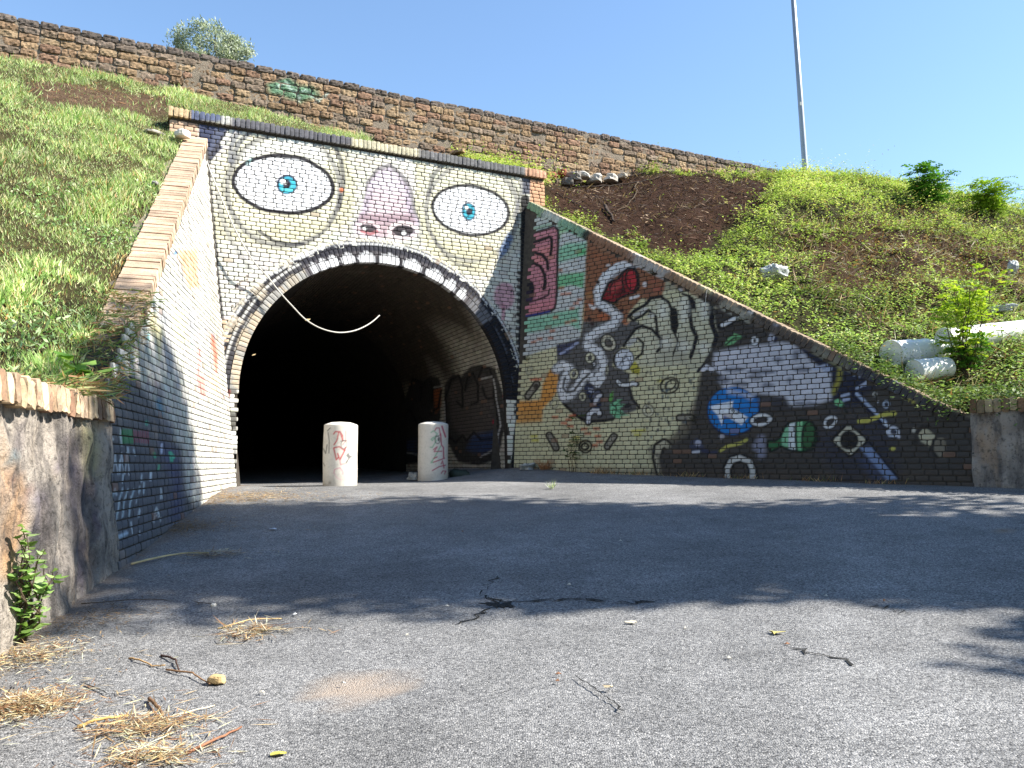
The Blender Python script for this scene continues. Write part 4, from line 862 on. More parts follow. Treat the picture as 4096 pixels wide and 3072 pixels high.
tg.line([(2020, 490), (2030, 520)], 8, BLK); tg.line([(2040, 530), (2045, 570)], 8, BLK)
O = []; EX = []; EY = []; EZ = []; k = 0; arc = -1.25; r = random.Random(12)
while arc < 4.2:
    th0 = arc
    for a0, a1 in course_bricks(0, .13, 5.2, k, seed=8):
        p0 = barrel_pt(arc, a0); p1 = barrel_pt(arc, a1); q0 = barrel_pt(arc+CH-.010, a0); n_ = barrel_n(arc+CH/2)
        O.append(p0+n_*(.006+r.uniform(-.003, .003))); EX.append(p1-p0); EY.append(q0-p0); EZ.append(n_)
    arc += CH; k += 1
V, fc, nb = brickset(O, EX, EY, EZ, .03, 4, 2, seed=9); fc = [f[::-1] for f in fc]
def vault_base(p):  # tunnel gloom painted in: bricks darken upward and away from the mouth
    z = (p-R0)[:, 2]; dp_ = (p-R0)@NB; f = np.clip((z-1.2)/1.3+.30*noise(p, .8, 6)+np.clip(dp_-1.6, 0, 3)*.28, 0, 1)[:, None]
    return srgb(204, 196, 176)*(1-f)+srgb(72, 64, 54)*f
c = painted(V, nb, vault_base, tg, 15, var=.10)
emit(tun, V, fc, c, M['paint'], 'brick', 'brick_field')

# ------------------------------------------------------------------ tufa wall along the top
TUFB = 2.2
tuf = Wall(R0+TUFB*NB, U, N, 0)
ht = np.array([tuf.hit(*p) for p in ((0, 22), (300, 82), (600, 146), (900, 206), (1200, 272), (1500, 332), (1735, 380))]); tz = np.polyfit(ht[:, 0], ht[:, 1], 1)
print('tufa top', ht[:, 1], tz)
ttop = lambda a: tz[0]*a+tz[1]
# ------------------------------------------------------------------ embankment surface
cp = []
for s in np.linspace(0, 6.2, 12): cp.append(right.at(s, rz(s)-.035, -.36))
for s in np.linspace(6.6, 16, 7): cp.append(right.at(s, .66, -.45))
for s in np.linspace(0.1, 5.0, 10): cp.append(left.at(s, lz(s)-.02, -.30)); 
for s in np.linspace(5.7, 12, 6): cp.append(left.at(s, .45, -.35))
for a in np.linspace(-5, .6, 8): cp.append(front.at(a, 4.83, -.35))
TB = [(-150, 95), (0, 124), (200, 155), (400, 196), (600, 246), (760, 290), (880, 318), (1000, 338), (1100, 362), (1178, 402), (1260, 396), (1331, 388), (1375, 374), (1531, 376), (1650, 380), (1737, 384)]
for p in TB: q = onplane(*p, *tuf.plane()); cp.append(q)
for p, Y in (((1800, 386), 18.3), ((1880, 391), 18.2), ((1960, 402), 18.0), ((2050, 416), 17.8), ((2130, 430), 17.6), ((2212, 442), 17.5), ((2300, 455), 17.4)): q = atdepth(*p, Y); cp.append(q); cp.append(q+NB*2.5-ZH*.25)
for a in (-16, -12, -9): cp.append(R0+a*U+7.5*N+ZH*(.4)); cp.append(R0+a*U+2.5*N+ZH*3.0); cp.append(R0+a*U-2.2*N+ZH*5.6)
for a in (12, 16): cp.append(R0+a*U+8*N+ZH*.7); cp.append(R0+a*U+2*N+ZH*3.9); cp.append(R0+a*U-3.2*N+ZH*5.2)
cp = np.array(cp); emb = tps(cp[:, :2], cp[:, 2], .02)
def ez(xy): return emb(np.atleast_2d(xy))
da = .14; A_ = np.concatenate([np.linspace(-26, -12, 10), np.arange(-11.8, 12, da), np.linspace(12.2, 28, 12)]); B_ = np.arange(-12.0, 2.25+.001, .15) 
B_ = np.concatenate([np.linspace(-12, -2.3, 60), np.arange(-2.2, 2.25, .14)]) 
GA, GB_ = np.meshgrid(A_, B_); 
exy = R0[:2]+GA.ravel()[:, None]*U[:2]+GB_.ravel()[:, None]*NB[:2]
ezv = ez(exy)
def inside(xy):
    """behind the faces of the walls (where the bank is)"""
    rel = xy-R0[:2]; f = -(rel@N[:2]); rgt = -(rel@NR[:2]); lf = -((xy-L0[:2])@NL[:2])
    return f, rgt, lf
def keep_fn(xy, z):
    zz = z-EYE; f, rg, lf = inside(xy)
    return (f-LF*zz > .22) | (rg-right.lean*zz > .16) | (lf-left.lean*zz > .16)
def bankdisp(xy):
    q = np.c_[xy, np.zeros(len(xy))]; rel = xy-R0[:2]; aa_ = rel@U[:2]; rg = -(rel@NR[:2]); bb_ = rel@N[:2]
    big = np.clip((rg-.9)/1.5, 0, 1)*np.clip((aa_-.8)/1.5, 0, 1)
    d = noise(q, 1.3, 3)*(.05+.11*big)+noise(q, 5, 1)*(.015+.02*big)
    return d*np.clip((np.abs(bb_+1.2)-1.2)*2+.3, .25, 1)
ezv2 = ezv+bankdisp(exy)-.01
kp = keep_fn(exy, ezv2).reshape(GA.shape); ix = np.arange(GA.size).reshape(GA.shape)
ef = np.stack([ix[:-1, :-1], ix[:-1, 1:], ix[1:, 1:], ix[1:, :-1]], -1); kf = kp[:-1, :-1] & kp[:-1, 1:] & kp[1:, 1:] & kp[1:, :-1]; ef = ef[kf].reshape(-1, 4)
P3 = np.c_[exy, ezv2]
mesoil = Paint()   # bare patches of the bank, where nothing grows
SOIL_R = [(1178, 402), (1260, 398), (1380, 374), (1531, 376), (1668, 388), (1662, 440), (1600, 470), (1560, 510), (1500, 560), (1440, 548), (1360, 520), (1270, 492), (1180, 440)]
SOIL_L = [(50, 185), (130, 165), (220, 185), (370, 215), (372, 245), (300, 250), (200, 240), (90, 222)]
mesoil.poly(SOIL_R, (66, 48, 38), 1, 14); mesoil.poly(SOIL_L, (104, 84, 68), .9, 16); mesoil.poly([(240, 620), (330, 580), (310, 700), (280, 830), (210, 830)], (120, 88, 62), .8, 16)
mesoil.poly([(1700, 500), (1900, 470), (2212, 520), (2212, 640), (1900, 640), (1750, 610)], (76, 58, 44), .8, 20)
bc = np.tile(srgb(80, 74, 50), (len(P3), 1)); rside = ((P3-R0)@U > .6); bc[rside] = srgb(62, 60, 40); bc = mesoil.apply(proj(P3), bc, 14)
mesh_obj('grassy_bank', P3, ef, M['soil'], None, bc, smooth=True, kind='structure')

# ------------------------------------------------------------------ tufa wall blocks
tw = thing('tufa_parapet', 'long brown tufa block wall along the top of the bank', 'parapet', tuple(tuf.at(0, 5)))
a_lo, a_hi = -13.0, 17.5
O = []; EX = []; EY = []; kx = 0; zt = float(np.mean(ht[:, 1])); CHT = .122
top_idx = []
r = random.Random(31)
for k in range(11):
    z1 = zt-k*CHT; x = a_lo-(.13 if k % 2 else 0)-r.uniform(0, .1)
    while x < a_hi:
        wd = .262*r.uniform(.82, 1.2); h = CHT-.015
        if r.random() > .02 or k == 0:
            O.append((x, z1-h+r.uniform(-.005, .005)+(r.uniform(-.012, .006) if k == 0 else 0), r.uniform(-.022, .010))); EX.append(wd-.020); EY.append(h*r.uniform(.92, 1.04)); top_idx.append(k)
        x += wd
O = np.array(O); top_idx = np.array(top_idx)
# drop blocks buried in the bank
q = tuf.at(O[:, 0], O[:, 1]+.1, 0*O[:, 0]); vis = q[:, 2] > ez(q[:, :2])-.05; O = O[vis]; EX = np.array(EX)[vis]; EY = np.array(EY)[vis]; top_idx = top_idx[vis]
P = tuf.at(O[:, 0], O[:, 1], O[:, 2]); rt = np.random.default_rng(4)
tilt = rt.normal(0, .03, len(P))
V, fc, nb = brickset(P, EX[:, None]*U+(tilt*EX)[:, None]*ZH*.6, EY[:, None]*ZH, np.tile(N, (len(P), 1)), .16, 8, 4, rim=.007, rough=.006, seed=3)
tones = np.array([srgb(152, 128, 100), srgb(140, 116, 92), srgb(158, 136, 108), srgb(142, 114, 94), srgb(134, 118, 102)]); tcol = tones[rt.integers(0, 5, len(P))]*np.clip(1+rt.normal(0, .12, (len(P), 1)), .6, 1.3)
gy_ = srgb(112, 102, 94); m0 = top_idx == 0; tcol[m0] = gy_*rt.uniform(.7, 1.15, (m0.sum(), 1)); m1 = (top_idx == 1) & (rt.random(len(P)) < .5); tcol[m1] = tcol[m1]*.5+gy_*.5
col = np.repeat(tcol[:, None], V.shape[1], 1)
tgp = Paint(); tgp.poly([(578, 178), (620, 170), (680, 190), (690, 205), (650, 225), (610, 205), (585, 200)], (82, 132, 104), .8, 8); tgp.line([(600, 190), (620, 180), (640, 200), (660, 195), (690, 215), (710, 200)], 5, (176, 196, 184), .8); tgp.line([(640, 190), (645, 220)], 5, (180, 190, 180), .8)
col = tgp.apply(proj(V.reshape(-1, 3)), col.reshape(-1, 3), 10).reshape(V.shape); col[:, nb:] *= .6
emit(tw, V, fc, np.clip(col, .01, .7), M['tufa'], 'stone', 'stone_field')
# grey mortar between the blocks: rough sheet on a solid body
aa = np.arange(a_lo-.1, a_hi+.1, .09); nz = 14; zz = np.linspace(zt-1.36, zt-.045, nz); AA, ZZ = np.meshgrid(aa, zz); Pm = tuf.at(AA, ZZ, np.full(AA.shape, -.028)); Pm = Pm+(.014*noise(Pm, 6, 3, 3))[..., None]*N
ix = np.arange(AA.size).reshape(AA.shape); mf = np.stack([ix[:-1, :-1], ix[:-1, 1:], ix[1:, 1:], ix[1:, :-1]], -1).reshape(-1, 4)
mesh_obj('mortar_bed', Pm.reshape(-1, 3), mf, M['mortar_grey'], tw)
bk = MB(); bk.box(tuf.at((a_lo+a_hi)/2, zt-.72, -.24), (a_hi-a_lo)*U, N*.36, ZH*1.32); bk.build('wall_core', M['mortar_grey'], tw)

# ================================================================== vegetation
vr = np.random.default_rng(99)
def quads(base, along, side, fold=0.5):
    """leaf-shaped quads: base, widest points, tip"""
    n = len(base); mid = base+along*fold
    V = np.stack([base, mid+side, base+along, mid-side], 1).reshape(-1, 3); Fc = np.arange(n*4).reshape(n, 4); return V, Fc
def rand_unit(n): v = vr.normal(size=(n, 3)); return v/np.linalg.norm(v, axis=1)[:, None]
def in_poly(px, pts):
    pts = np.asarray(pts, float)*K; ins = np.zeros(len(px), bool); n = len(pts)
    for j in range(n):
        a, b = pts[j], pts[(j+1) % n]; cr = ((a[1] > px[:, 1]) != (b[1] > px[:, 1])); xx = (b[0]-a[0])*(px[:, 1]-a[1])/((b[1]-a[1]) or 1e-9)+a[0]; ins ^= cr & (px[:, 0] < xx)
    return ins
def bank_points(n, alo, ahi, blo, bhi, margin=.30):
    a = vr.uniform(alo, ahi, n); b = vr.uniform(blo, bhi, n); xy = R0[:2]+a[:, None]*U[:2]+b[:, None]*N[:2]
    z = ez(xy); zz = z-EYE; f, rg, lf = inside(xy)
    ok = (f-LF*zz > .32) | (rg-right.lean*zz > margin) | (lf-left.lean*zz > margin-.04)
    xy = xy[ok]; z = z[ok]; P = np.c_[xy, z+bankdisp(xy)-.02]
    px = proj(P); vis = (px[:, 0] > -250) & (px[:, 0] < 4350) & (px[:, 1] > -200) & (px[:, 1] < 2300) & (P[:, 1] > 1.0)
    return P[vis], px[vis]
def tint(n, cols, jit=.16):
    c = np.array([srgb(*q) for q in cols])[vr.integers(0, len(cols), n)]; return np.clip(c*np.clip(1+vr.normal(0, jit, (n, 1)), .4, 1.7), .004, .6)
def leaf_stuff(name, V, Fc, col, mat, label, cat, parent=None):
    o = mesh_obj(name, V, Fc, mat, parent, np.repeat(col, 4, 0), kind='stuff')
    if label: tag(o, label, cat)
    return o
# ---- grass on the left bank and on the ledge over the portal
P, px = bank_points(620000, -12.5, .8, -2.1, 8.5)
p3 = np.c_[P[:, :2], 0*P[:, 2]]
tufd = (P-tuf.b)@N
soil = in_poly(px+30*np.stack([noise(p3, 3, 1), noise(p3, 3, 2)], 1), SOIL_L)
dens = .75+.35*noise(p3, 1.5, 4); dens[soil] *= .10
ledge = (px[:, 0] > 1480) & ((P-R0)@N < 0); dens[ledge] = 0
drym = in_poly(px, [(250, 560), (345, 540), (320, 700), (290, 840), (225, 850), (215, 700)]); dens[drym] *= .45
keep = (vr.random(len(P)) < dens) & (tufd > .06); P = P[keep]; px = px[keep]; p3 = p3[keep]; drym = drym[keep]; n = len(P); print('grass', n)
cl = np.clip(.5+.5*noise(p3, 2.3, 6), 0, 1)
h = vr.uniform(.03, .085, n)*(.45+1.5*cl**1.6); lean = rand_unit(n)*np.array([1, 1, .2]); al = ZH[None]*h[:, None]+lean*h[:, None]*vr.uniform(.3, 1.1, (n, 1))
sd = np.cross(al, rand_unit(n)); sd = sd/np.linalg.norm(sd, axis=1)[:, None]*(vr.uniform(.002, .0042, n)*(1+.7*(cl > .6)))[:, None]
col = tint(n, [(132, 158, 90), (150, 174, 104), (170, 184, 128), (116, 144, 78), (162, 170, 116), (188, 186, 146)])
dr = (vr.random(n) < .10) | (drym & (vr.random(n) < .75)); col[dr] = tint(int(dr.sum()), [(186, 160, 110), (160, 120, 78), (196, 178, 136)])
col *= (.95+.6*np.clip(.5+.5*noise(p3, 1.0, 2), 0, 1))[:, None]
V, Fc = quads(P, al, sd, .45); leaf_stuff('grass', V, Fc, col, M['leaf'], 'short green grass covering the slope behind the pale wing wall', 'grass')
# broad weed leaves low on the left bank
P, px = bank_points(60000, -9, -3.5, .5, 8.5); p3 = np.c_[P[:, :2], 0*P[:, 2]]; kk = (noise(p3, 1.7, 7) > .15) & (px[:, 1] > 750) & ~in_poly(px, [(235, 560), (345, 540), (320, 700), (290, 840), (225, 850)]) & (vr.random(len(P)) < .65)
P = P[kk]; p3 = p3[kk]; n = len(P); low = np.clip((proj(P)[:, 1]-900)/700, 0, 1)[:, None]; P = P+ZH*vr.uniform(.0, .08, (n, 1))*(1+1.2*low); al = (rand_unit(n)*np.array([1, 1, .45])+ZH*.5)*vr.uniform(.025, .06, (n, 1))*(1+.5*low); sd = np.cross(al, rand_unit(n)); sd = sd/np.linalg.norm(sd, axis=1)[:, None]*vr.uniform(.006, .012, (n, 1))
V, Fc = quads(P, al, sd, .5); leaf_stuff('weed_leaves', V, Fc, tint(n, [(140, 170, 112), (160, 188, 130), (122, 160, 84), (180, 198, 150)]), M['leaf'], 'pale broad-leaved weeds low on the grass slope beside the pale wing wall', 'weeds')
# ---- ground cover on the right bank
P, px = bank_points(150000, -.2, 13.5, -6.5, 8.5, .26); p3 = np.c_[P[:, :2], 0*P[:, 2]]
soil = in_poly(px+40*np.stack([noise(p3, 2.5, 1), noise(p3, 2.5, 2)], 1), SOIL_R); bram = in_poly(px+110*np.stack([noise(p3, 1.5, 3), noise(p3, 1.5, 5)], 1), [(1720, 530), (1900, 490), (2212, 520), (2260, 640), (1900, 620), (1770, 590)])
dens = np.clip(.72+.40*noise(p3, 1.2, 5), .30, 1); dens[soil] *= .006; dens[bram] *= .36
keep = vr.random(len(P)) < dens; P = P[keep]; p3 = p3[keep]; px = px[keep]; bram = bram[keep]; n = len(P); LPS = 6; print('sprigs', n)
hh = np.clip(.45+.5*noise(p3, 1.6, 6)+.25*noise(p3, 5, 2), 0.05, 1.2); L_ = (.06+.24*hh)*vr.uniform(.5, 1.1, n)*np.where(noise(p3, 2.4, 1) > .55, 1.9, 1)*np.where(vr.random(n) < .02, 2.2, 1)
cc_ = P[vr.integers(0, n, 90)]; dc = np.min(np.linalg.norm(P[:, None, :2]-cc_[None, :, :2], axis=2), 1); tall = np.exp(-(dc/.30)**2); L_ = L_*(1+1.5*tall)
dirs = rand_unit(n)*np.array([1, 1, .4])+ZH*.75-N*.15; dirs /= np.linalg.norm(dirs, axis=1)[:, None]
far = np.clip((760-px[:, 1]/K)/330, 0, 1)[:, None]; g1 = tint(n, [(140, 158, 78), (158, 174, 92), (118, 142, 64), (172, 182, 112)], .2); g2 = tint(n, [(112, 134, 72), (130, 152, 86), (148, 164, 108), (92, 114, 60)], .2)
scol = g1*far+g2*(1-far); brt = in_poly(px+50*np.stack([noise(p3, 2, 3), noise(p3, 2, 5)], 1), [(1420, 555), (1540, 550), (1700, 620), (1850, 740), (1760, 730), (1600, 650), (1480, 600)]); scol[brt] *= 1.35; scol *= (1.22*np.clip(1+.45*noise(p3, .9, 3), .6, 1.5)*(1+.25*tall))[:, None]; db = (bram & (vr.random(n) < .35)) | (vr.random(n) < .04); scol[db] = tint(int(db.sum()), [(130, 96, 66), (160, 130, 92), (104, 80, 58)])
t_ = np.tile(np.linspace(.15, 1, LPS), n)[:, None]+vr.normal(0, .04, (n*LPS, 1)); B = np.repeat(P, LPS, 0)+np.repeat(dirs*L_[:, None], LPS, 0)*t_-ZH*.10*t_**2*np.repeat(L_, LPS)[:, None]; m_ = len(B)
sz = vr.uniform(.024, .052, m_)*np.repeat(vr.uniform(.8, 1.35, n), LPS); al = (rand_unit(m_)*np.array([1, 1, .45])+ZH*.1-N*.15)*sz[:, None]; sd = np.cross(al, rand_unit(m_)*.5+ZH); sd = sd/np.linalg.norm(sd, axis=1)[:, None]*(sz*vr.uniform(.22, .36, m_))[:, None]
col = np.repeat(scol, LPS, 0)*np.clip(1+vr.normal(0, .15, (m_, 1)), .5, 1.6)
V, Fc = quads(B, al, sd, .5); leaf_stuff('ground_cover', V, Fc, np.clip(col, .004, .6), M['leaf'], 'low leafy ground cover and brambles on the slope behind the painted wing wall', 'ground cover')
# ---- dry stalks and twigs, lying and standing
def stalks(n, box, polys, lo, hi, wd, cols, name, label, cat, up=.5, margin=.28, dens=None):
    P, px = bank_points(n, *box, margin)
    k = np.zeros(len(P), bool)
    for q in polys: k |= in_poly(px, q)
    P = P[k]; px = px[k]; m_ = len(P); L_ = vr.uniform(lo, hi, (m_, 1))*vr.uniform(.4, 1, (m_, 1)); d = rand_unit(m_)*np.array([1, 1, .35])+ZH*vr.uniform(0, up, (m_, 1)); d /= np.linalg.norm(d, axis=1)[:, None]
    al = d*L_; sd = np.cross(al, rand_unit(m_)); sd = sd/np.linalg.norm(sd, axis=1)[:, None]*vr.uniform(wd*.5, wd, (m_, 1))
    V, Fc = quads(P+ZH*.015+ZH*vr.uniform(0, .10, (m_, 1))*up, al, sd, .4); return leaf_stuff(name, V, Fc, tint(m_, cols, .25), M['dry'], label, cat)
BR = [(1640, 480), (1900, 450), (2230, 480), (2230, 680), (1900, 680), (1700, 640)]
stalks(42000, (0, 13, -5, 8), [BR, [(1800, 640), (2230, 640), (2230, 880), (1960, 880)]],   .12, .42, .0075, [(176, 152, 122), (140, 110, 84), (104, 78, 58), (196, 180, 156), (84, 62, 48)], 'dry_stems', 'dry brown bramble stems tangled through the slope', 'stems', .6)
stalks(26000, (-.2, 9, -3, 4), [SOIL_R], .06, .30, .008, [(52, 40, 34), (40, 30, 26), (92, 72, 58), (166, 142, 116), (30, 24, 22), (60, 46, 38), (110, 84, 66)], 'twig_litter', 'dark twigs and mulch lying over the bare brown soil', 'twigs', .12)
stalks(16000, (-12, -3, -2.1, 8), [SOIL_L, [(240, 600), (345, 560), (320, 720), (290, 845), (215, 845), (235, 700)]], .04, .16, .004, [(150, 96, 62), (176, 124, 82), (120, 82, 58), (196, 164, 120)], 'dry_needles', 'reddish dry needles and straw beside the pale coping', 'needles', .15, .02)
stalks(5000, (2, 8, 0, 7), [[(1880, 800), (2060, 830), (2060, 900), (1900, 870)]], .1, .3, .006, [(206, 196, 176), (170, 150, 124)], 'dry_stalks', 'pale bare stalks hanging over the low end of the painted wing wall', 'stalks', .1, .02)

# ---- trees and shrubs
def limb(p0, p1, r0_, r1_, mb, bend=.08, n=7):
    L_ = np.linalg.norm(p1-p0); pts = [p0+(p1-p0)*t+(np.array([random.gauss(0, bend), random.gauss(0, bend), random.gauss(0, bend*.4)])*L_*math.sin(math.pi*t)) for t in np.linspace(0, 1, n)]
    mb.tube(pts, [r0_+(r1_-r0_)*t for t in np.linspace(0, 1, n)], 7); return pts
def tree(name, label, base, height, crown_c, crown_r, leaf, nleaf, cols, tr, cat='tree', group=None, clumps=60, flat=.9):
    t = thing(name, label, cat, tuple(base), group); mb = MB(); top = np.array(crown_c); fork = base+(top-base)*.5
    limb(base-ZH*.1, fork, tr, tr*.7, mb, .03); tips = []
    for i in range(clumps):
        d = rand_unit(1)[0]; rad = crown_r*vr.uniform(.25, 1)**.6; q = top+d*rad
        tips.append(q)
        if i % 3 == 0: limb(fork+vr.normal(0, .03, 3), q, tr*.42, tr*.06, mb, .07)
    mb.build('trunk', M['bark'], t, smooth=True)
    per = nleaf//clumps; C = np.repeat(np.array(tips), per, 0); n = len(C); cs = np.repeat(vr.uniform(.55, 1.25, clumps), per)[:, None]
    P = C+rand_unit(n)*(vr.random((n, 1))**.45)*np.mean(crown_r)*.30*cs; al = (rand_unit(n)+ZH*.2)*vr.uniform(.6, 1.2, (n, 1))*leaf; sd = np.cross(al, rand_unit(n)); sd = sd/np.linalg.norm(sd, axis=1)[:, None]*leaf*flat*.32
    V, Fc = quads(P, al, sd); mesh_obj('crown', V, Fc, M['leaf'], t, np.repeat(tint(n, cols), 4, 0), kind='stuff'); return t
# olive behind the tufa wall
ob = atdepth(455, 96, 13.6); 
tree('olive_tree', 'silvery green olive tree showing over the tufa wall', np.array([ob[0], ob[1]+.3, ez(ob[None, :2])[0]]), 3, ob+np.array([0, .3, -.05]), np.array([.74, .6, .50]), .075, 10000, [(140, 150, 128), (164, 172, 152), (118, 130, 106), (184, 190, 172)], .07, clumps=46, flat=.45)
# tree whose shade lies across the road
print('sun', SUN)
def shade_tree(target, hgt, rad, label, nleaf, clumps):
    c = np.array(target)+SUN*hgt/SUN[2]; b = np.array([c[0]+.3, c[1], ez(np.array([[c[0]+.3, c[1]]]))[0]])
    return tree('shade_tree', label, b, c[2]-b[2], c, np.array(rad), .16, nleaf, [(70, 96, 44), (86, 112, 52), (60, 84, 40)], .16, clumps=clumps, flat=1.2)
shade_tree((-.1, 6.3, .6), 8.8, (2.5, 2.15, 4.1), 'tall leafy tree whose shade lies across the road', 40000, 105)
shade_tree((4.2, 4.55, .6), 6.3, (2.2, 1.9, 2.3), 'lower leafy tree beside the tall shade tree', 24000, 60)
for x_, y_, lb in ((-9, -9, 'added sky-blocking tree left of the road'), (1, -13, 'added sky-blocking tree down the middle of the road verge'), (10, -10, 'added sky-blocking tree right of the road'), (17, -1, 'added sky-blocking tree on the right bank past the shade trees')):  # unseen trees added to block skylight and deepen the shade
    gz_ = max(gz((x_, y_))[0], ez(np.array([[x_, y_]]))[0] if x_ > 12 else -9); tree('sky_blocker_tree', lb+' behind the viewpoint', np.array([x_, y_, gz_]), 9, np.array([x_, y_, gz_+6.5]), np.array([4, 4, 4.2]), .30, 16000, [(70, 96, 44), (86, 112, 52), (60, 84, 40)], .2, clumps=70, flat=1.3, group='sky-blocking trees added behind the viewpoint')

def bank_hit(x, y, lift=0.0):
    v = ray(x, y); t = 3.0; prev = None
    while t < 30:
        p = OC+v*t; f, rg, lf = inside(p[None, :2]); zz = p[2]-EYE
        if ((f[0]-LF*zz > .1) or (rg[0]-right.lean*zz > .1) or (lf[0]-left.lean*zz > .1)) and p[2] < ez(p[None, :2])[0]+lift: return np.array([p[0], p[1], ez(p[None, :2])[0]])
        t += .02
    return OC+v*t
def frond(base, d, L_, npair, lw, ll, droop, mbV):
    """one pinnate leaf: quads for the leaflets"""
    d = d/np.linalg.norm(d); side = np.cross(d, ZH); side /= np.linalg.norm(side)+1e-9; out = []
    for i in range(npair):
        t = .15+.85*(i+1)/npair; p = base+d*L_*t-ZH*droop*L_*t*t
        for sg in (-1, 1):
            a = side*sg*ll*(1-.35*t)+d*ll*.35-ZH*ll*vr.uniform(.0, .45)+vr.normal(0, ll*.10, 3); nrm = np.cross(a, d); nrm /= np.linalg.norm(nrm)+1e-9; w_ = np.cross(a, nrm); w_ = w_/(np.linalg.norm(w_)+1e-9)*lw
            out.append((p, a, w_))
    return out
def shrub(name, label, base, height, spread, nst, nfr, L_, ll, lw, cols, cat='shrub', npair=8, stem=.008):
    t = thing(name, label, cat, tuple(base)); mb = MB(); out = []
    for s_ in range(nst):
        ang = vr.uniform(0, 6.28); tip = base+np.array([math.cos(ang)*spread*vr.uniform(.1, .8), math.sin(ang)*spread*vr.uniform(.1, .8), height*vr.uniform(.65, 1)])
        pts = limb(base-ZH*.03+vr.normal(0, .02, 3)*[1, 1, 0], tip, stem, stem*.35, mb, .05)
        for f in range(nfr):
            u = vr.uniform(.2, 1); k = min(int(u*6), 5); p = pts[k]+(pts[k+1]-pts[k])*(u*6-k); a2 = vr.uniform(0, 6.28)
            d = np.array([math.cos(a2), math.sin(a2), vr.uniform(.1, .9)]); out += frond(p, d, L_*vr.uniform(.6, 1.1), npair, lw, ll, .35, None)
    mb.build('stem', M['bark'], t)
    B, A2, W2 = [np.array(q) for q in zip(*out)]; V, Fc = quads(B, A2, W2); mesh_obj('foliage', V, Fc, M['leaf'], t, np.repeat(tint(len(B), cols), 4, 0), kind='stuff'); return t
shrub('feathery_shrub', 'dark green feathery shrub standing on the crest of the bank', bank_hit(2012, 456), .98, .38, 14, 16, .36, .10, .015, [(78, 120, 42), (100, 146, 52), (64, 104, 38)])
shrub('feathery_shrub', 'yellow-green feathery shrub on the falling crest of the bank', bank_hit(2140, 474), .85, .65, 15, 15, .36, .10, .015, [(136, 164, 52), (150, 176, 60), (112, 146, 48)])
sb_ = bank_hit(2085, 800); shrub('locust_sapling', 'bright yellow-green locust sapling growing over the white drums', sb_, 1.2, .68, 16, 13, .28, .052, .018, [(160, 182, 58), (178, 198, 70), (134, 164, 48)], 'sapling', 7)
shrub('leafy_bush', 'dark green leafy bush between the locust sapling and the stone wall', bank_hit(2090, 812), .45, .3, 8, 10, .18, .05, .018, [(74, 116, 44), (92, 132, 54)], 'bush', 5)
# broad-leaved plants on the left
def broad_plant(name, label, base, height, spread, nst, nl, ll, lw, cols, cat='plant'):
    t = thing(name, label, cat, tuple(base)); mb = MB(); out = []
    for s_ in range(nst):
        ang = vr.uniform(0, 6.28); tip = base+np.array([math.cos(ang)*spread*vr.uniform(.2, 1), math.sin(ang)*spread*vr.uniform(.2, 1), height*vr.uniform(.5, 1)]); pts = limb(base-ZH*.03, tip, .006, .002, mb, .08)
        for f in range(nl):
            u = vr.uniform(.15, 1); k = min(int(u*6), 5); p = pts[k]+(pts[k+1]-pts[k])*(u*6-k); a2 = vr.uniform(0, 6.28); a = np.array([math.cos(a2), math.sin(a2), vr.uniform(-.3, .5)])*ll*vr.uniform(.5, 1.1); w_ = np.cross(a, ZH+vr.normal(0, .3, 3)); w_ = w_/np.linalg.norm(w_)*lw*vr.uniform(.7, 1.1); out.append((p, a, w_))
    mb.build('stem', M['bark'], t); B, A2, W2 = [np.array(q) for q in zip(*out)]
    # six-sided leaves with a folded midrib
    n = len(B); nrm = np.cross(A2, W2); nrm = nrm/np.linalg.norm(nrm, axis=1)[:, None]*np.linalg.norm(W2, axis=1)[:, None]*.35
    V = np.stack([B, B+A2*.3+W2*.9+nrm, B+A2*.65+W2*.75+nrm, B+A2, B+A2*.65-W2*.75+nrm, B+A2*.3-W2*.9+nrm], 1).reshape(-1, 3); Fc = []
    for i in range(n): b = i*6; Fc += [(b, b+1, b+2, b+3), (b, b+3, b+4, b+5)]
    mesh_obj('foliage', V, Fc, M['leaf'], t, np.repeat(tint(n, cols), 6, 0), kind='stuff'); return t
gA = ground_pt(28, 1388); broad_plant('leafy_weed', 'glossy green leafy weed growing at the foot of the stained stone wall', gA+np.array([.05, 0, 0]), .58, .17, 15, 14, .07, .024, [(120, 150, 78), (140, 168, 96), (104, 140, 64), (156, 178, 120)])
gB = left.at(5.75, .44, -.12); broad_plant('squash_plant', 'broad-leaved squash-like plant spilling over the brick cap', gB+ZH*.02, .22, .20, 7, 5, .13, .06, [(120, 160, 60), (140, 172, 80), (96, 136, 50)])
gC = ground_pt(1226, 1022); gC = right.at(((gC-right.b)@WR), gC[2]-EYE, .06); shrub('wall_weed', 'thin feathery weed standing against the foot of the painted wing wall', gC, .85, .12, 4, 6, .16, .05, .012, [(84, 104, 56), (70, 88, 48), (104, 116, 70)], 'weed', 5, .004)
def tuft(name, label, base, n, h, spread, cols, cat='tuft', group=None):
    B = base+vr.normal(0, spread*.4, (n, 3))*[1, 1, 0]; al = (rand_unit(n)*np.array([.8, .8, .3])+ZH*.8)*vr.uniform(.4, 1, (n, 1))*h; sd = np.cross(al, rand_unit(n)); sd = sd/np.linalg.norm(sd, axis=1)[:, None]*.0035
    V, Fc = quads(B, al, sd, .3); o = mesh_obj(name, V, Fc, M['dry'], None, np.repeat(tint(n, cols), 4, 0), kind='stuff'); tag(o, label, cat, group); return o
DRYC = [(176, 140, 96), (196, 164, 120), (150, 112, 76)]
def at_right(x, y, o=.07): g = ground_pt(x, y); p = right.at((g-right.b)@WR, 0, o); return np.array([p[0], p[1], gz(p[:2])[0]])
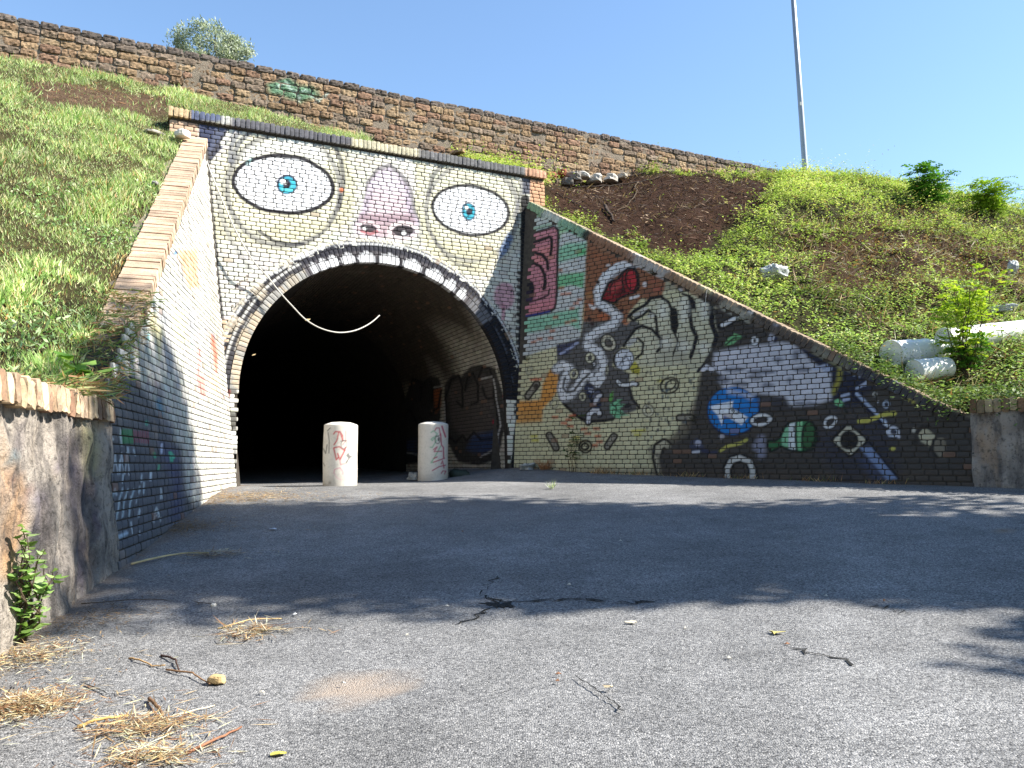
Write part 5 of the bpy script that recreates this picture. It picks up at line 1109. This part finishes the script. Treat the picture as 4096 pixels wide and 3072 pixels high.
tuft('dry_grass_tuft', 'rusty dry grass tuft beside the corner of the painted wing wall', at_right(1145, 1022), 130, .22, .12, [(160, 112, 76), (176, 128, 88)]); tuft('dry_grass_tuft', 'straw-coloured dry grass tuft at the foot of the thin wall weed', at_right(1290, 1026), 110, .16, .22, DRYC)
for k, (x, y) in enumerate(((1370, 1030), (1480, 1033), (1600, 1037), (1760, 1043), (1900, 1048))): tuft('grass_fringe', 'sparse dry grass fringe along the foot of the painted wing wall', at_right(x, y, .05), 80, .10, .30, DRYC+[(110, 116, 66)], 'tuft', 'dry grass along the painted wall foot')
tuft('flowering_weed', 'tiny white-flowered weed growing from the sunlit asphalt', ground_pt(1192, 1056), 60, .13, .05, [(150, 170, 96), (220, 222, 214)], 'weed')
for k, (x, y) in enumerate(((1140, 775), (1410, 592), (1600, 690), (1330, 660), (1590, 890), (1500, 905))):
    s_, z_ = right.hit(x, y); b = right.at(s_, z_, .005); n = 45; al = (rand_unit(n)*.5+right.n*.7+ZH*.2)*vr.uniform(.03, .10, (n, 1)); sd = np.cross(al, rand_unit(n)); sd = sd/np.linalg.norm(sd, axis=1)[:, None]*.004
    V, Fc = quads(b+vr.normal(0, .03, (n, 3)), al, sd, .4); tag(mesh_obj('crevice_weed', V, Fc, M['leaf'], None, np.repeat(tint(n, [(66, 74, 44), (84, 80, 54), (50, 52, 38)]), 4, 0)), 'small dark weed rooted in a joint of the painted wing wall', 'weed', 'weeds in the wall joints')

# ================================================================== bollards
M['concrete'] = vc_mat('painted_concrete', .75, .12, 7, 45, .35, .004, dirt=(.25, .23, .19), dirtamt=.25)
def bollard(label, xl, xr, ybase, Y, hgt_px, paint):
    c = atdepth((xl+xr)/2, ybase, Y); rad = (xr-xl)/2*K/F*Y; gzc = gz(c[:2])[0]; H = hgt_px*K/F*Y
    z0 = c[2]
    t = thing('concrete_bollard', label, 'bollard', (c[0], c[1], min(gzc, z0)), 'concrete bollards in the tunnel mouth')
    n, m_ = 128, 96; prof = [(rad*1.005, h) for h in np.linspace(min(gzc, z0)-z0-.05, H-rad*.24, m_)]+[(rad*.985, H-rad*.20), (rad*.93, H-rad*.165), (rad*.6, H-rad*.05), (rad*.25, H-.005), (.004, H)]
    V = np.array([[c[0]+r_*math.cos(2*math.pi*k/n), c[1]+r_*math.sin(2*math.pi*k/n), z0+h] for r_, h in prof for k in range(n)]); V += (.004*noise(V, 3, 2))[:, None]*np.array([1, 1, .2])
    Fc = [(i*n+k, i*n+(k+1) % n, (i+1)*n+(k+1) % n, (i+1)*n+k) for i in range(len(prof)-1) for k in range(n)]
    col = np.tile(srgb(216, 210, 198), (len(V), 1)); g = np.clip(1-(V[:, 2]-z0)/.22, 0, 1)*np.clip(.5+.5*noise(V, 4, 3), 0, 1); col = col*(1-.55*g[:, None])+srgb(120, 108, 92)*.55*g[:, None]
    front_ = ((V-c)@np.array([c[0], c[1], 0]) < .0)
    cc = paint.apply(proj(V), col.copy(), .6); col = np.where(front_[:, None], cc, col)
    o = mesh_obj('shaft', V, Fc, M['concrete'], t, col, smooth=True); return t, c, rad, H
bp = Paint().fr(1100, 1600, 1200/2212); RD = (186, 40, 52)
bp.line([(432, 250), (445, 232), (480, 236), (500, 300), (498, 262), (478, 232)], 9, RD, .9, 2); bp.line([(470, 236), (455, 300), (436, 330)], 9, RD, .9, 2); bp.line([(524, 226), (522, 300), (500, 330)], 6, (196, 96, 104), .8, 2); bp.line([(436, 352), (475, 345), (512, 372), (520, 350)], 9, RD, .9, 2); bp.line([(434, 356), (452, 440), (470, 420), (462, 395), (478, 440), (500, 400), (515, 370)], 10, RD, .9, 2); bp.line([(478, 440), (484, 475), (520, 470)], 7, (196, 110, 120), .8, 2); bp.line([(436, 540), (440, 512), (480, 500), (502, 530), (500, 548)], 7, (200, 130, 146), .8, 2); bp.line([(436, 540), (460, 575), (490, 590)], 6, (206, 160, 170), .7, 2)
bp.line([(386, 228), (408, 206)], 6, BLK, .9, 2); bp.line([(390, 240), (400, 300), (398, 390)], 6, BLK, .9, 2); bp.line([(358, 360), (374, 394), (384, 330)], 6, BLK, .9, 2); bp.line([(356, 465), (368, 486)], 5, BLK, .8, 2); bp.ring((508, 330), 22, 30, 0, 5, (40, 36, 40), .8, 2); bp.line([(484, 306), (500, 298), (530, 300)], 5, BLK, .8, 2); bp.poly([(525, 410), (540, 385), (555, 410), (580, 405), (545, 440), (530, 470), (520, 460), (540, 430)], (70, 70, 72), .8, 2)
bp.ell((405, 610), 10, 10, 0, (110, 100, 90), .6, 4)
b1 = bollard('white concrete bollard standing in full sun with red scrawl and black lines', 698, 770, 1049, 11.05, 137, bp)
bp2 = Paint().fr(1100, 1600, 1200/2212); GRN = (110, 170, 130); CR = (170, 50, 84)
bp2.line([(1150, 240), (1170, 226), (1198, 250), (1160, 300), (1150, 290), (1170, 275), (1190, 300), (1160, 350), (1145, 348)], 7, GRN, .9, 2); bp2.line([(1220, 340), (1190, 400), (1150, 462), (1165, 460)], 8, GRN, .9, 2); bp2.line([(1180, 225), (1190, 206), (1212, 206), (1220, 260)], 8, CR, .9, 2); bp2.line([(1232, 195), (1256, 270)], 13, CR, .9, 2); bp2.line([(1220, 250), (1226, 330), (1242, 350), (1244, 425)], 10, CR, .9, 2); bp2.line([(1170, 365), (1195, 345), (1175, 380), (1230, 378)], 8, CR, .9, 2); bp2.line([(1172, 430), (1195, 420)], 9, CR, .9, 2); bp2.line([(1168, 458), (1250, 430)], 8, CR, .9, 2); bp2.line([(1160, 520), (1210, 490), (1255, 480)], 8, CR, .9, 2); bp2.line([(1225, 470), (1235, 448), (1244, 500)], 8, CR, .9, 2); bp2.line([(1226, 540), (1236, 522), (1258, 524), (1250, 545)], 8, CR, .9, 2)
bp2.ring((1198, 295), 18, 26, 0, 6, (50, 46, 50), .85, 2); bp2.ell((1205, 292), 6, 14, 0, (40, 38, 40), .9, 2); bp2.line([(1182, 268), (1210, 262)], 5, BLK, .8, 2)
b2 = bollard('grey-white concrete bollard standing in shade with green and crimson scrawl', 903, 967, 1037, 12.1, 126, bp2)

# ================================================================== cable, pole, lamps
M['white_cable'] = simple_mat('cable_sheath', srgb(190, 186, 176), .6, .15, 20, 60, .1, .002)
pts2 = [(425, 316, .02), (436, 319, .05), (441, 330, .06), (455, 372, .14), (480, 432, .17), (510, 500, .18), (545, 560, .18), (580, 600, .14), (605, 632, .16), (635, 665, .16), (660, 690, .15), (690, 708, .12), (720, 717, .06), (745, 718, -.05), (770, 713, -.15), (792, 703, -.25), (808, 692, -.32), (820, 681, -.38)]
cab = []
for x, y, o in pts2: p = onplane(x, y, front.b+N*o, front.plane()[1]); cab.append(p)
def smooth(P, n=6):
    P = [np.array(q) for q in P]; P = [2*P[0]-P[1]]+P+[2*P[-1]-P[-2]]; out = []
    for i in range(1, len(P)-2):
        for t in np.linspace(0, 1, n, endpoint=False): out.append(.5*((2*P[i])+(-P[i-1]+P[i+1])*t+(2*P[i-1]-5*P[i]+4*P[i+1]-P[i+2])*t*t+(-P[i-1]+3*P[i]-3*P[i+1]+P[i+2])*t**3))
    return out+[P[-2]]
mb = MB(); mb.tube(smooth(cab), .010, 6); tag(mb.build('hanging_cable', M['white_cable'], None, True), 'loose white cable hanging from the portal corner across the tunnel mouth', 'cable')
M['galv'] = simple_mat('galvanised', srgb(150, 156, 162), .45, .15, 3, 60, .05, .001, .5, .6)
pb = atdepth(1741, 384, 19.5); ptop = atdepth(1707.5, -85, 19.5); t = thing('lamp_post', 'tall grey steel lamp post rising behind the bank', 'lamp post', tuple(pb-ZH*1.0)); mb = MB(); d = ptop-pb
mb.tube([pb-d*.3, pb-d*.1, pb+d*.35, pb+d*1.3], [.085, .08, .068, .05], 16); mb.build('pole', M['galv'], t, True); mb = MB(); q = pb+d*.02; mb.tube([q-ZH*.04, q+ZH*.04], [.0825, .0825], 16); mb.build('collar', M['galv'], t, True); mb = MB(); q = pb+d*1.3; mb.tube([q, q+np.array([-.4, -.2, .12]), q+np.array([-.9, -.4, .15])], [.05, .035, .03], 8); mb.build('arm', M['galv'], t, True); mb = MB(); mb.box(q+np.array([-1.1, -.5, .15]), (-.5, -.22, .02), (.09, -.2, 0), (0, 0, .09)); mb.build('lamp_head', M['galv'], t); mb = MB(); q = pb+d*.33; mb.box(q-np.array([.02, .064, 0]), (.05, 0, 0), (0, .012, 0), (0, 0, .09)); mb.build('plate', simple_mat('plate', srgb(206, 206, 200), .5, .1), t)
M['lampglow'] = bpy.data.materials.new('lamp_glow'); M['lampglow'].use_nodes = True; tt = M['lampglow'].node_tree; bb = tt.nodes['Principled BSDF']; bb.inputs['Emission Color'].default_value = (1, .75, .4, 1); bb.inputs['Emission Strength'].default_value = .5; bb.inputs['Base Color'].default_value = (.6, .5, .35, 1)
M['fixture'] = simple_mat('fixture', srgb(60, 58, 54), .7, .3)
for x, y, lab in ((665, 693, 'small dim amber lamp under the vault crossed by the hanging cable'), (549, 768, 'tiny dim amber lamp deep inside the dark tunnel')):
    v = ray(x, y); best = None            # where the sight line meets the vault
    for tt_ in np.arange(8, 45, .02):
        p = OC+v*tt_; rel = p-R0; a = rel@U-AC; z = rel[2]-AS; dep = rel@NB
        if dep > 2 and math.hypot(a, max(z, 0)) > AR-.12: best = p; break
    if best is None: continue
    t = thing('vault_lamp', lab, 'lamp', tuple(best), 'ceiling lamps in the tunnel'); rel = best-R0; a = rel@U-AC; z = rel[2]-AS; rad = (a*U+z*ZH)/math.hypot(a, z)
    mb = MB(); mb.box(best+rad*.055, NB*.22, np.cross(rad, NB)*.10, rad*.05); mb.build('housing', M['fixture'], t); mb = MB(); mb.box(best+rad*.022, NB*.17, np.cross(rad, NB)*.07, rad*.012); mb.build('diffuser', M['lampglow'], t)

# ================================================================== rubbish on the bank
M['white_plastic'] = simple_mat('white_plastic', srgb(232, 232, 228), .35, .06, 4, 30, .05, .002, .5)
M['film'] = simple_mat('plastic_film', srgb(196, 200, 198), .35, .25, 14, 20, .6, .02, .5); M['film'].node_tree.nodes['Principled BSDF'].inputs['Transmission Weight'].default_value = .35
def drum(label, x, y, axis, L_, rad, lift=.0):
    c = bank_hit(x, y, .12); axis = np.array(axis, float); axis /= np.linalg.norm(axis); e = np.array(c)+ZH*(rad*.75+lift)
    t = thing('plastic_drum', label, 'drum', tuple(c), None); mb = MB(); R_ = rad
    mb.lathe([(R_*.93, 0), (R_*.96, .012), (R_*.98, .03), (R_*.99, L_*.33), (R_*1.02, L_*.34), (R_*1.02, L_*.37), (R_*.99, L_*.38), (R_*.99, L_*.66), (R_*1.02, L_*.67), (R_*1.02, L_*.70), (R_*.98, L_*.71), (R_*.95, L_)], e, axis, 36); mb.build('body', M['white_plastic'], t, False)
    mb = MB(); mb.lathe([(R_*.90, -.006), (R_*.985, -.012), (R_*1.03, -.004), (R_*1.03, .022), (R_*.985, .026), (R_*.97, .026)], e, axis, 36); mb.build('lid', M['white_plastic'], t); return t
ax1 = np.array([.88, .42, .10])
drum('white plastic drum lying with its flat lid towards the road', 1926, 768, ax1, .85, .17); drum('white plastic drum half hidden by grass below the larger one', 1976, 800, np.array([.92, .34, .12]), .50, .135)
drum('long white plastic drum lying under the locust sapling', 2040, 738, np.array([.96, .24, .13]), 2.0, .16, .0)
def lump(name, label, cat, c, size, mat, seed, group=None, rough=.25, fl=.7, col=None):
    r = np.random.default_rng(seed); n, m_ = (30, 18) if mat is M['film'] else (14, 9); V = []
    for i in range(m_+1):
        ph = math.pi*i/m_
        for k in range(n): th = 2*math.pi*k/n; V.append([math.sin(ph)*math.cos(th), math.sin(ph)*math.sin(th), math.cos(ph)])
    V = np.array(V); f = 1+rough*noise(V+seed*3.1, .9, seed % 7, 3)+(.16*noise(V+seed, 4.5, 3, 2) if mat is M['film'] else 0); V = np.sign(V)*np.abs(V)**.8*f[:, None]*np.array(size)*.5; V[:, 2] = np.maximum(V[:, 2], -size[2]*.35)+size[2]*.32
    a = r.uniform(0, 6.28); R2 = np.array([[math.cos(a), -math.sin(a), 0], [math.sin(a), math.cos(a), 0], [0, 0, 1]]); V = V@R2.T+np.array(c)
    Fc = [(i*n+k, (i+1)*n+k, (i+1)*n+(k+1) % n, i*n+(k+1) % n) for i in range(m_) for k in range(n)]
    o = mesh_obj(name, V, Fc, mat, None, None if col is None else np.tile(srgb(*col), (len(V), 1)), smooth=mat is not M['plain']); tag(o, label, cat, group); return o
lump('plastic_sheet', 'crumpled clear plastic sheet lying on the leafy slope', 'plastic sheet', bank_hit(1672, 612)+ZH*.10, (.36, .30, .22), M['film'], 3, rough=.45); lump('plastic_bag', 'white knotted plastic bag caught high in the brambles', 'plastic bag', bank_hit(2188, 600)+ZH*.08, (.16, .14, .24), M['film'], 4, rough=.4); lump('plastic_bag', 'torn white plastic bag above the long drum', 'plastic bag', bank_hit(2160, 690)+ZH*.10, (.32, .14, .10), M['film'], 5, rough=.6)
M['bottle'] = simple_mat('dark_bottle', srgb(44, 30, 34), .2, .2, 10, 20, 0, 0, .6); bq = bank_hit(1880, 832, .02)+ZH*.035; t = thing('dark_bottle', 'dark brown bottle with red cap lying on the coping end', 'bottle', tuple(bq)); bx = np.array([.9, -.25, -.22]); mb = MB(); mb.lathe([(.022, 0), (.038, .01), (.038, .17), (.030, .20), (.016, .24), (.015, .27)], bq, -bx*-1, 16); mb.build('body', M['bottle'], t, True); mb = MB(); e = bq+bx/np.linalg.norm(bx)*.268; mb.tube([e, e+bx*.025], .018, 10); mb.build('cap', simple_mat('red_cap', srgb(170, 40, 44), .5, .1), t)
# rubble between portal and tufa wall
for i, (x, y, sz, cl) in enumerate(((1190, 385, (.26, .2, .18), (170, 110, 80)), (1212, 378, (.2, .18, .16), (150, 92, 66)), (1238, 388, (.34, .24, .2), (146, 140, 132)), (1262, 382, (.3, .2, .12), (206, 200, 190)), (1285, 392, (.3, .26, .2), (186, 180, 170)), (1320, 390, (.36, .24, .16), (190, 182, 170)), (1225, 398, (.26, .2, .18), (120, 114, 106)), (1180, 398, (.24, .2, .16), (160, 112, 84)), (1345, 384, (.26, .2, .14), (176, 166, 150)), (1090, 356, (.3, .2, .10), (176, 150, 126)), (1050, 346, (.3, .2, .10), (186, 164, 140)), (990, 330, (.26, .18, .1), (170, 140, 110)), (1130, 366, (.3, .2, .12), (150, 110, 84)))):
    lump('rubble_stone', ('rust-brown stone at the outer corner of the portal cornice', 'small red-brown stone wedged against the tufa wall foot', 'large grey block in the rubble by the portal end', 'flat white block lying on the rubble', 'pale broken block beside the dark branches', 'long pale stone ending the rubble row', 'dark grey stone under the large grey block', 'brown stone touching the orange end of the portal', 'tan stone half sunk in brown soil at the rubble end', 'flat pinkish slab on the ledge over the right eye', 'pale flat slab on the ledge behind the cornice', 'tan slab where the ledge grass ends', 'brown slab above the right end of the cornice')[i], 'stone', onplane(x, y, tuf.b+N*.30, N)-ZH*.02, sz, M['plain'], 20+i, 'rubble under the tufa wall', .3, col=cl)
# stones at the top of the left coping, scraps on the right
lump('white_block', 'white broken block lying at the top of the pale coping', 'block', left.at(.25, lz(.2)+.02, -.28), (.20, .16, .14), M['plain'], 41, col=(226, 216, 200)); lump('grey_stone', 'grey stone resting halfway down the pale coping', 'stone', left.at(1.9, lz(1.9)+.01, -.33), (.12, .09, .06), M['plain'], 42, col=(150, 146, 140)); lump('flat_stone', 'flat pale stone lying in soil beside the white block', 'stone', left.at(.15, lz(.1)-.02, -.62), (.26, .2, .07), M['plain'], 43, col=(196, 186, 172))
# ================================================================== litter on the road
def straw_pile(name, label, cx, cy, rx, ry, n, L_, cols=None, cat='straw', h=.03, wd=.0028):
    c = ground_pt(cx, cy); B = c+np.c_[vr.standard_t(3, n)*rx*.36, vr.standard_t(3, n)*ry*.36, np.zeros(n)]+np.c_[rx*.5*noise(np.c_[np.arange(n)*.01, np.arange(n)*.02], 1.7, 2), ry*.5*noise(np.c_[np.arange(n)*.013, np.arange(n)*.02], 1.3, 5), np.zeros(n)]; B = B[np.abs(B[:, 0]-c[0]) < rx*3]; n = len(B); B[:, 2] = gz(B[:, :2])+.008+h*vr.random(n)**2*np.exp(-(((B[:, :2]-c[:2])/np.array([rx, ry])/.45)**2).sum(1)*.5)
    al = rand_unit(n)*np.array([1, 1, .10]); al /= np.linalg.norm(al, axis=1)[:, None]; al = al*L_*vr.uniform(.25, 1, (n, 1)); al[:, 2] = np.abs(al[:, 2]); sd = np.cross(al, ZH+rand_unit(n)*.4); sd = sd/np.linalg.norm(sd, axis=1)[:, None]*vr.uniform(wd*.5, wd, (n, 1))
    V, Fc = quads(B, al, sd, .5); o = mesh_obj(name, V, Fc, M['dry'], None, np.repeat(tint(n, cols or [(190, 164, 118), (206, 186, 146), (160, 130, 92), (140, 104, 74), (216, 202, 172), (120, 88, 62)]), 4, 0), kind='stuff'); tag(o, label, cat); return o
straw_pile('straw_litter', 'golden straw heap at the road edge below the leafy weed', 40, 1530, .22, .16, 1500, .09); straw_pile('straw_litter', 'straw and brown leaves under the stained stone wall', 60, 1420, .22, .22, 900, .07); straw_pile('straw_litter', 'loose bundle of straw with long stalks on the sunlit asphalt', 300, 1575, .18, .10, 420, .14); straw_pile('straw_litter', 'thin scatter of straw near the bottom corner', 330, 1640, .15, .08, 400, .10); straw_pile('straw_litter', 'small straw clump at the edge of the tree shade', 545, 1368, .20, .12, 260, .16); straw_pile('straw_litter', 'brown needle drift along the foot of the pale wing wall', 520, 1075, .85, .7, 3600, .10, [(150, 118, 80), (176, 146, 104), (120, 92, 64), (196, 170, 126)], 'needles', .01); straw_pile('straw_litter', 'needles in the shade near the pale wing wall', 400, 1140, .45, .5, 1500, .09, [(130, 104, 74), (150, 124, 90)], 'needles', .01); straw_pile('straw_litter', 'dry grass wisps lying in shade by the long stalk', 465, 1200, .22, .12, 260, .14, None, 'straw')
straw_pile('leaf_dust', 'fine dry debris along the shaded stone wall foot', 180, 1340, .3, .35, 700, .06, [(110, 92, 70), (150, 124, 90), (90, 76, 60)], 'debris', .01)
def stick(label, pts, rad, col, cat='stick', lift=.01):
    P = [ground_pt(*p) for p in pts]; P = [np.array([p[0], p[1], gz(p[:2])[0]+rad+lift*(i % 2)]) for i, p in enumerate(P)]; P = [p+np.array([random.gauss(0, .004), random.gauss(0, .004), 0]) for p in smooth(P, 5)]
    mb = MB(); mb.tube(P, [rad*(1-.4*i/len(P)) for i in range(len(P))], 6); m = simple_mat('stick', srgb(*col), .9, .4, 30, 80, .5, .003); tag(mb.build('stick', m, None, True), label, cat)
stick('long pale dry stalk lying from the wing wall into shade', [(282, 1221), (340, 1210), (400, 1197), (450, 1200)], .008, (206, 186, 140)); stick('short brown stick lying on the lit asphalt beside a pale stalk', [(320, 1513), (338, 1535), (355, 1552)], .007, (120, 92, 68)); stick('thin dark twig curving near the beige stone', [(348, 1418), (372, 1430), (388, 1452)], .005, (70, 50, 42)); stick('bent tan root lying on the lit asphalt', [(277, 1424), (300, 1433), (330, 1440), (355, 1445)], .004, (176, 144, 100)); stick('thin straight stalk pointing at the beige stone', [(360, 1448), (410, 1462), (455, 1480)], .004, (150, 116, 84)); stick('long white stalk beside the straw bundle', [(350, 1555), (400, 1548), (460, 1525)], .003, (226, 212, 180)); stick('forked reddish stick by the bottom road edge', [(400, 1632), (460, 1610), (520, 1575)], .005, (150, 104, 78)); stick('thick straw stalk reaching out of the straw bundle', [(165, 1575), (220, 1563), (280, 1550)], .006, (206, 170, 104)); stick('dark thin root line crossing the shade edge', [(175, 1305), (300, 1300), (380, 1298), (470, 1310)], .0025, (84, 72, 62)); stick('thin pale twig standing up from the straw clump', [(470, 1360), (540, 1345), (610, 1338)], .004, (206, 180, 130))
lump('beige_stone', 'beige rough stone lying on the sunlit asphalt', 'stone', ground_pt(468, 1475), (.075, .045, .035), M['plain'], 51, col=(196, 168, 120)); lump('round_pebble', 'round white pebble lying just inside the tree shade', 'pebble', ground_pt(462, 1310), (.03, .026, .02), M['plain'], 52, col=(216, 210, 196))
def scrap(name, label, x, y, w_, col, cat, seed, group=None):
    c = ground_pt(x, y)+ZH*.006; r = np.random.default_rng(seed); n = 7; ang = np.sort(r.uniform(0, 6.28, n)); V = [c+ZH*.01]+[c+np.array([math.cos(a)*w_*r.uniform(.5, 1), math.sin(a)*w_*.7*r.uniform(.5, 1), r.uniform(0, w_*.3)]) for a in ang]; Fc = [(0, 1+i, 1+(i+1) % n) for i in range(n)]
    m = simple_mat(name, srgb(*col), .8, .15, 20, 60, .2, .003); o = mesh_obj(name, V, Fc, m); sm = o.modifiers.new('thick', 'SOLIDIFY'); sm.thickness = .002; tag(o, label, cat, group)
scrap('paper_scrap', 'torn cream paper scrap at the tree shade edge', 1362, 1348, .035, (226, 214, 186), 'paper', 1); scrap('paper_scrap', 'white paper flake lying alone on the lit left asphalt', 637, 1330, .02, (226, 226, 222), 'paper', 2); scrap('paper_scrap', 'large flat white paper in the shade near the needles', 590, 1146, .05, (206, 208, 214), 'paper', 3)
scrap('dry_leaf', 'yellow fallen leaf near the bottom of the road', 603, 1634, .03, (196, 186, 90), 'leaf', 4); scrap('dry_leaf', 'tan fallen leaf lying in the thin road crack', 1315, 1490, .03, (206, 186, 150), 'leaf', 5); scrap('dry_leaf', 'flat yellow-green moss patch beyond the tree shade', 1680, 1372, .045, (170, 160, 96), 'leaf', 6)  # the last scrap stands for a flat patch of moss
for i, (x, y) in enumerate(((1205, 1460), (965, 1312), (1230, 1265), (1205, 1475), (565, 1500), (1575, 1425), (1700, 1395), (880, 1375), (1480, 1360), (1000, 1150), (1340, 1170), (1785, 1290), (1910, 1300), (740, 1480))): scrap('litter_chip', 'tiny pale chip scattered on the open asphalt', x, y, .014, (206, 200, 186) if i % 3 else (150, 110, 84), 'chip', 60+i, 'chips scattered on the asphalt')
lump('rag_bundle', 'dirty white rag lying at the corner of the painted wing wall', 'rag', at_right(1128, 1016, .12), (.26, .16, .10), M['film'], 71, rough=.6); q = np.array(b2[1]); lump('plastic_bag', 'white plastic bag lying behind the shaded bollard', 'plastic bag', np.array([q[0]-.30, q[1]+.18, gz(q[:2])[0]]), (.20, .16, .13), M['film'], 72, rough=.5); lump('dark_bag', 'dark crumpled bag of leaves beside the shaded bollard', 'bag', np.array([q[0]+.42, q[1]+.30, gz(q[:2])[0]]), (.34, .24, .20), simple_mat('dark_bag', srgb(58, 66, 54), .6, .5, 20, 30, .5, .02), 73, rough=.6)
# growth hanging over the low end of the painted wing wall and the stone wall's cap
n = 5200; s_ = vr.uniform(4.9, 9.5, n); zt_ = np.where(s_ < 6.15, rz(s_), .66); o_ = vr.uniform(-.45, .14, n)*np.where(s_ < 5.6, .6, 1); hang = np.clip(o_, 0, 1)
P = right.at(s_, zt_+vr.uniform(-.02, .16, n)-hang*vr.uniform(0, 2.2, n)+.05*noise(np.c_[s_, o_], 3, 2), o_); al = (rand_unit(n)*np.array([1, 1, .5])+NR*.5-ZH*.2)*vr.uniform(.03, .07, (n, 1)); sd = np.cross(al, rand_unit(n)*.6+ZH); sd = sd/np.linalg.norm(sd, axis=1)[:, None]*vr.uniform(.008, .016, (n, 1))
V, Fc = quads(P, al, sd, .5); leaf_stuff('hanging_growth', V, Fc, tint(n, [(84, 110, 52), (104, 130, 66), (70, 92, 44), (126, 140, 84)]), M['leaf'], 'dark leafy growth spilling over the stone wall cap beside the painted hoof', 'creeper')

n = 2600; s_ = vr.uniform(4.3, 6.4, n); o_ = vr.uniform(-.35, .07, n); zt_ = np.maximum(lz(s_), .44)
P = left.at(s_, zt_+vr.uniform(-.04, .06, n), o_); al = (rand_unit(n)*np.array([1, 1, .6])+NL*.4)*vr.uniform(.05, .13, (n, 1)); sd = np.cross(al, rand_unit(n)); sd = sd/np.linalg.norm(sd, axis=1)[:, None]*vr.uniform(.003, .007, (n, 1))
V, Fc = quads(P, al, sd, .5); leaf_stuff('overhanging_grass', V, Fc, tint(n, [(132, 150, 90), (150, 160, 104), (176, 150, 110), (150, 112, 78), (110, 134, 72)]), M['leaf'], 'grass and dry stems hanging over the corner of the brick cap', 'grass')

# cut branches on the bare soil, a string on the coping
M['branch'] = simple_mat('branch_bark', srgb(62, 50, 42), .9, .4, 20, 60, .5, .004)
BRC = [('long dark branch lying along the rubble and soil edge', [(1215, 402), (1290, 398), (1370, 384), (1470, 374)], .022), ('dark branch crossing the soil below the rubble', [(1240, 408), (1320, 402), (1400, 392), (1440, 380)], .016), ('pale crooked branch lying down the bare soil', [(1375, 395), (1370, 425), (1352, 446), (1320, 462)], .012), ('arched pale bramble cane at the edge of the leafy slope', [(1570, 412), (1620, 425), (1660, 455), (1690, 480)], .010), ('straight thin stick lying across the soil middle', [(1480, 470), (1510, 450), (1535, 428)], .009), ('short black charred log on the bare soil', [(1305, 452), (1318, 470), (1325, 484)], .03), ('thin grey stick near the arched cane', [(1560, 440), (1600, 452), (1640, 470)], .008), ('forked dark twig by the coping above the green panel', [(1200, 420), (1240, 440), (1285, 470)], .012)]
for lab, pts, rad in BRC:
    P = []
    for p in pts: q = bank_hit(*p, .0); q = np.array([q[0], q[1], q[2]+bankdisp(q[None, :2])[0]+rad*1.5]); P.append(q)
    mb = MB(); P = smooth(P, 5); mb.tube([p+vr.normal(0, .012, 3) for p in P], [rad*(1-.5*i/len(P)) for i in range(len(P))], 6); m = M['branch'] if 'pale' not in lab and 'thin' not in lab else M['bark']; tag(mb.build('fallen_branch', m, None, True), lab, 'branch')
P = [right.at(*right.hit(x, y), .035) for x, y in ((1532, 622), (1529, 632), (1527, 650), (1526, 672), (1525, 690))]; mb = MB(); mb.tube(smooth(P, 4), .004, 5); tag(mb.build('hanging_string', M['white_cable'], None, True), 'thin white string hanging down from the dark coping over the painted hand', 'string')
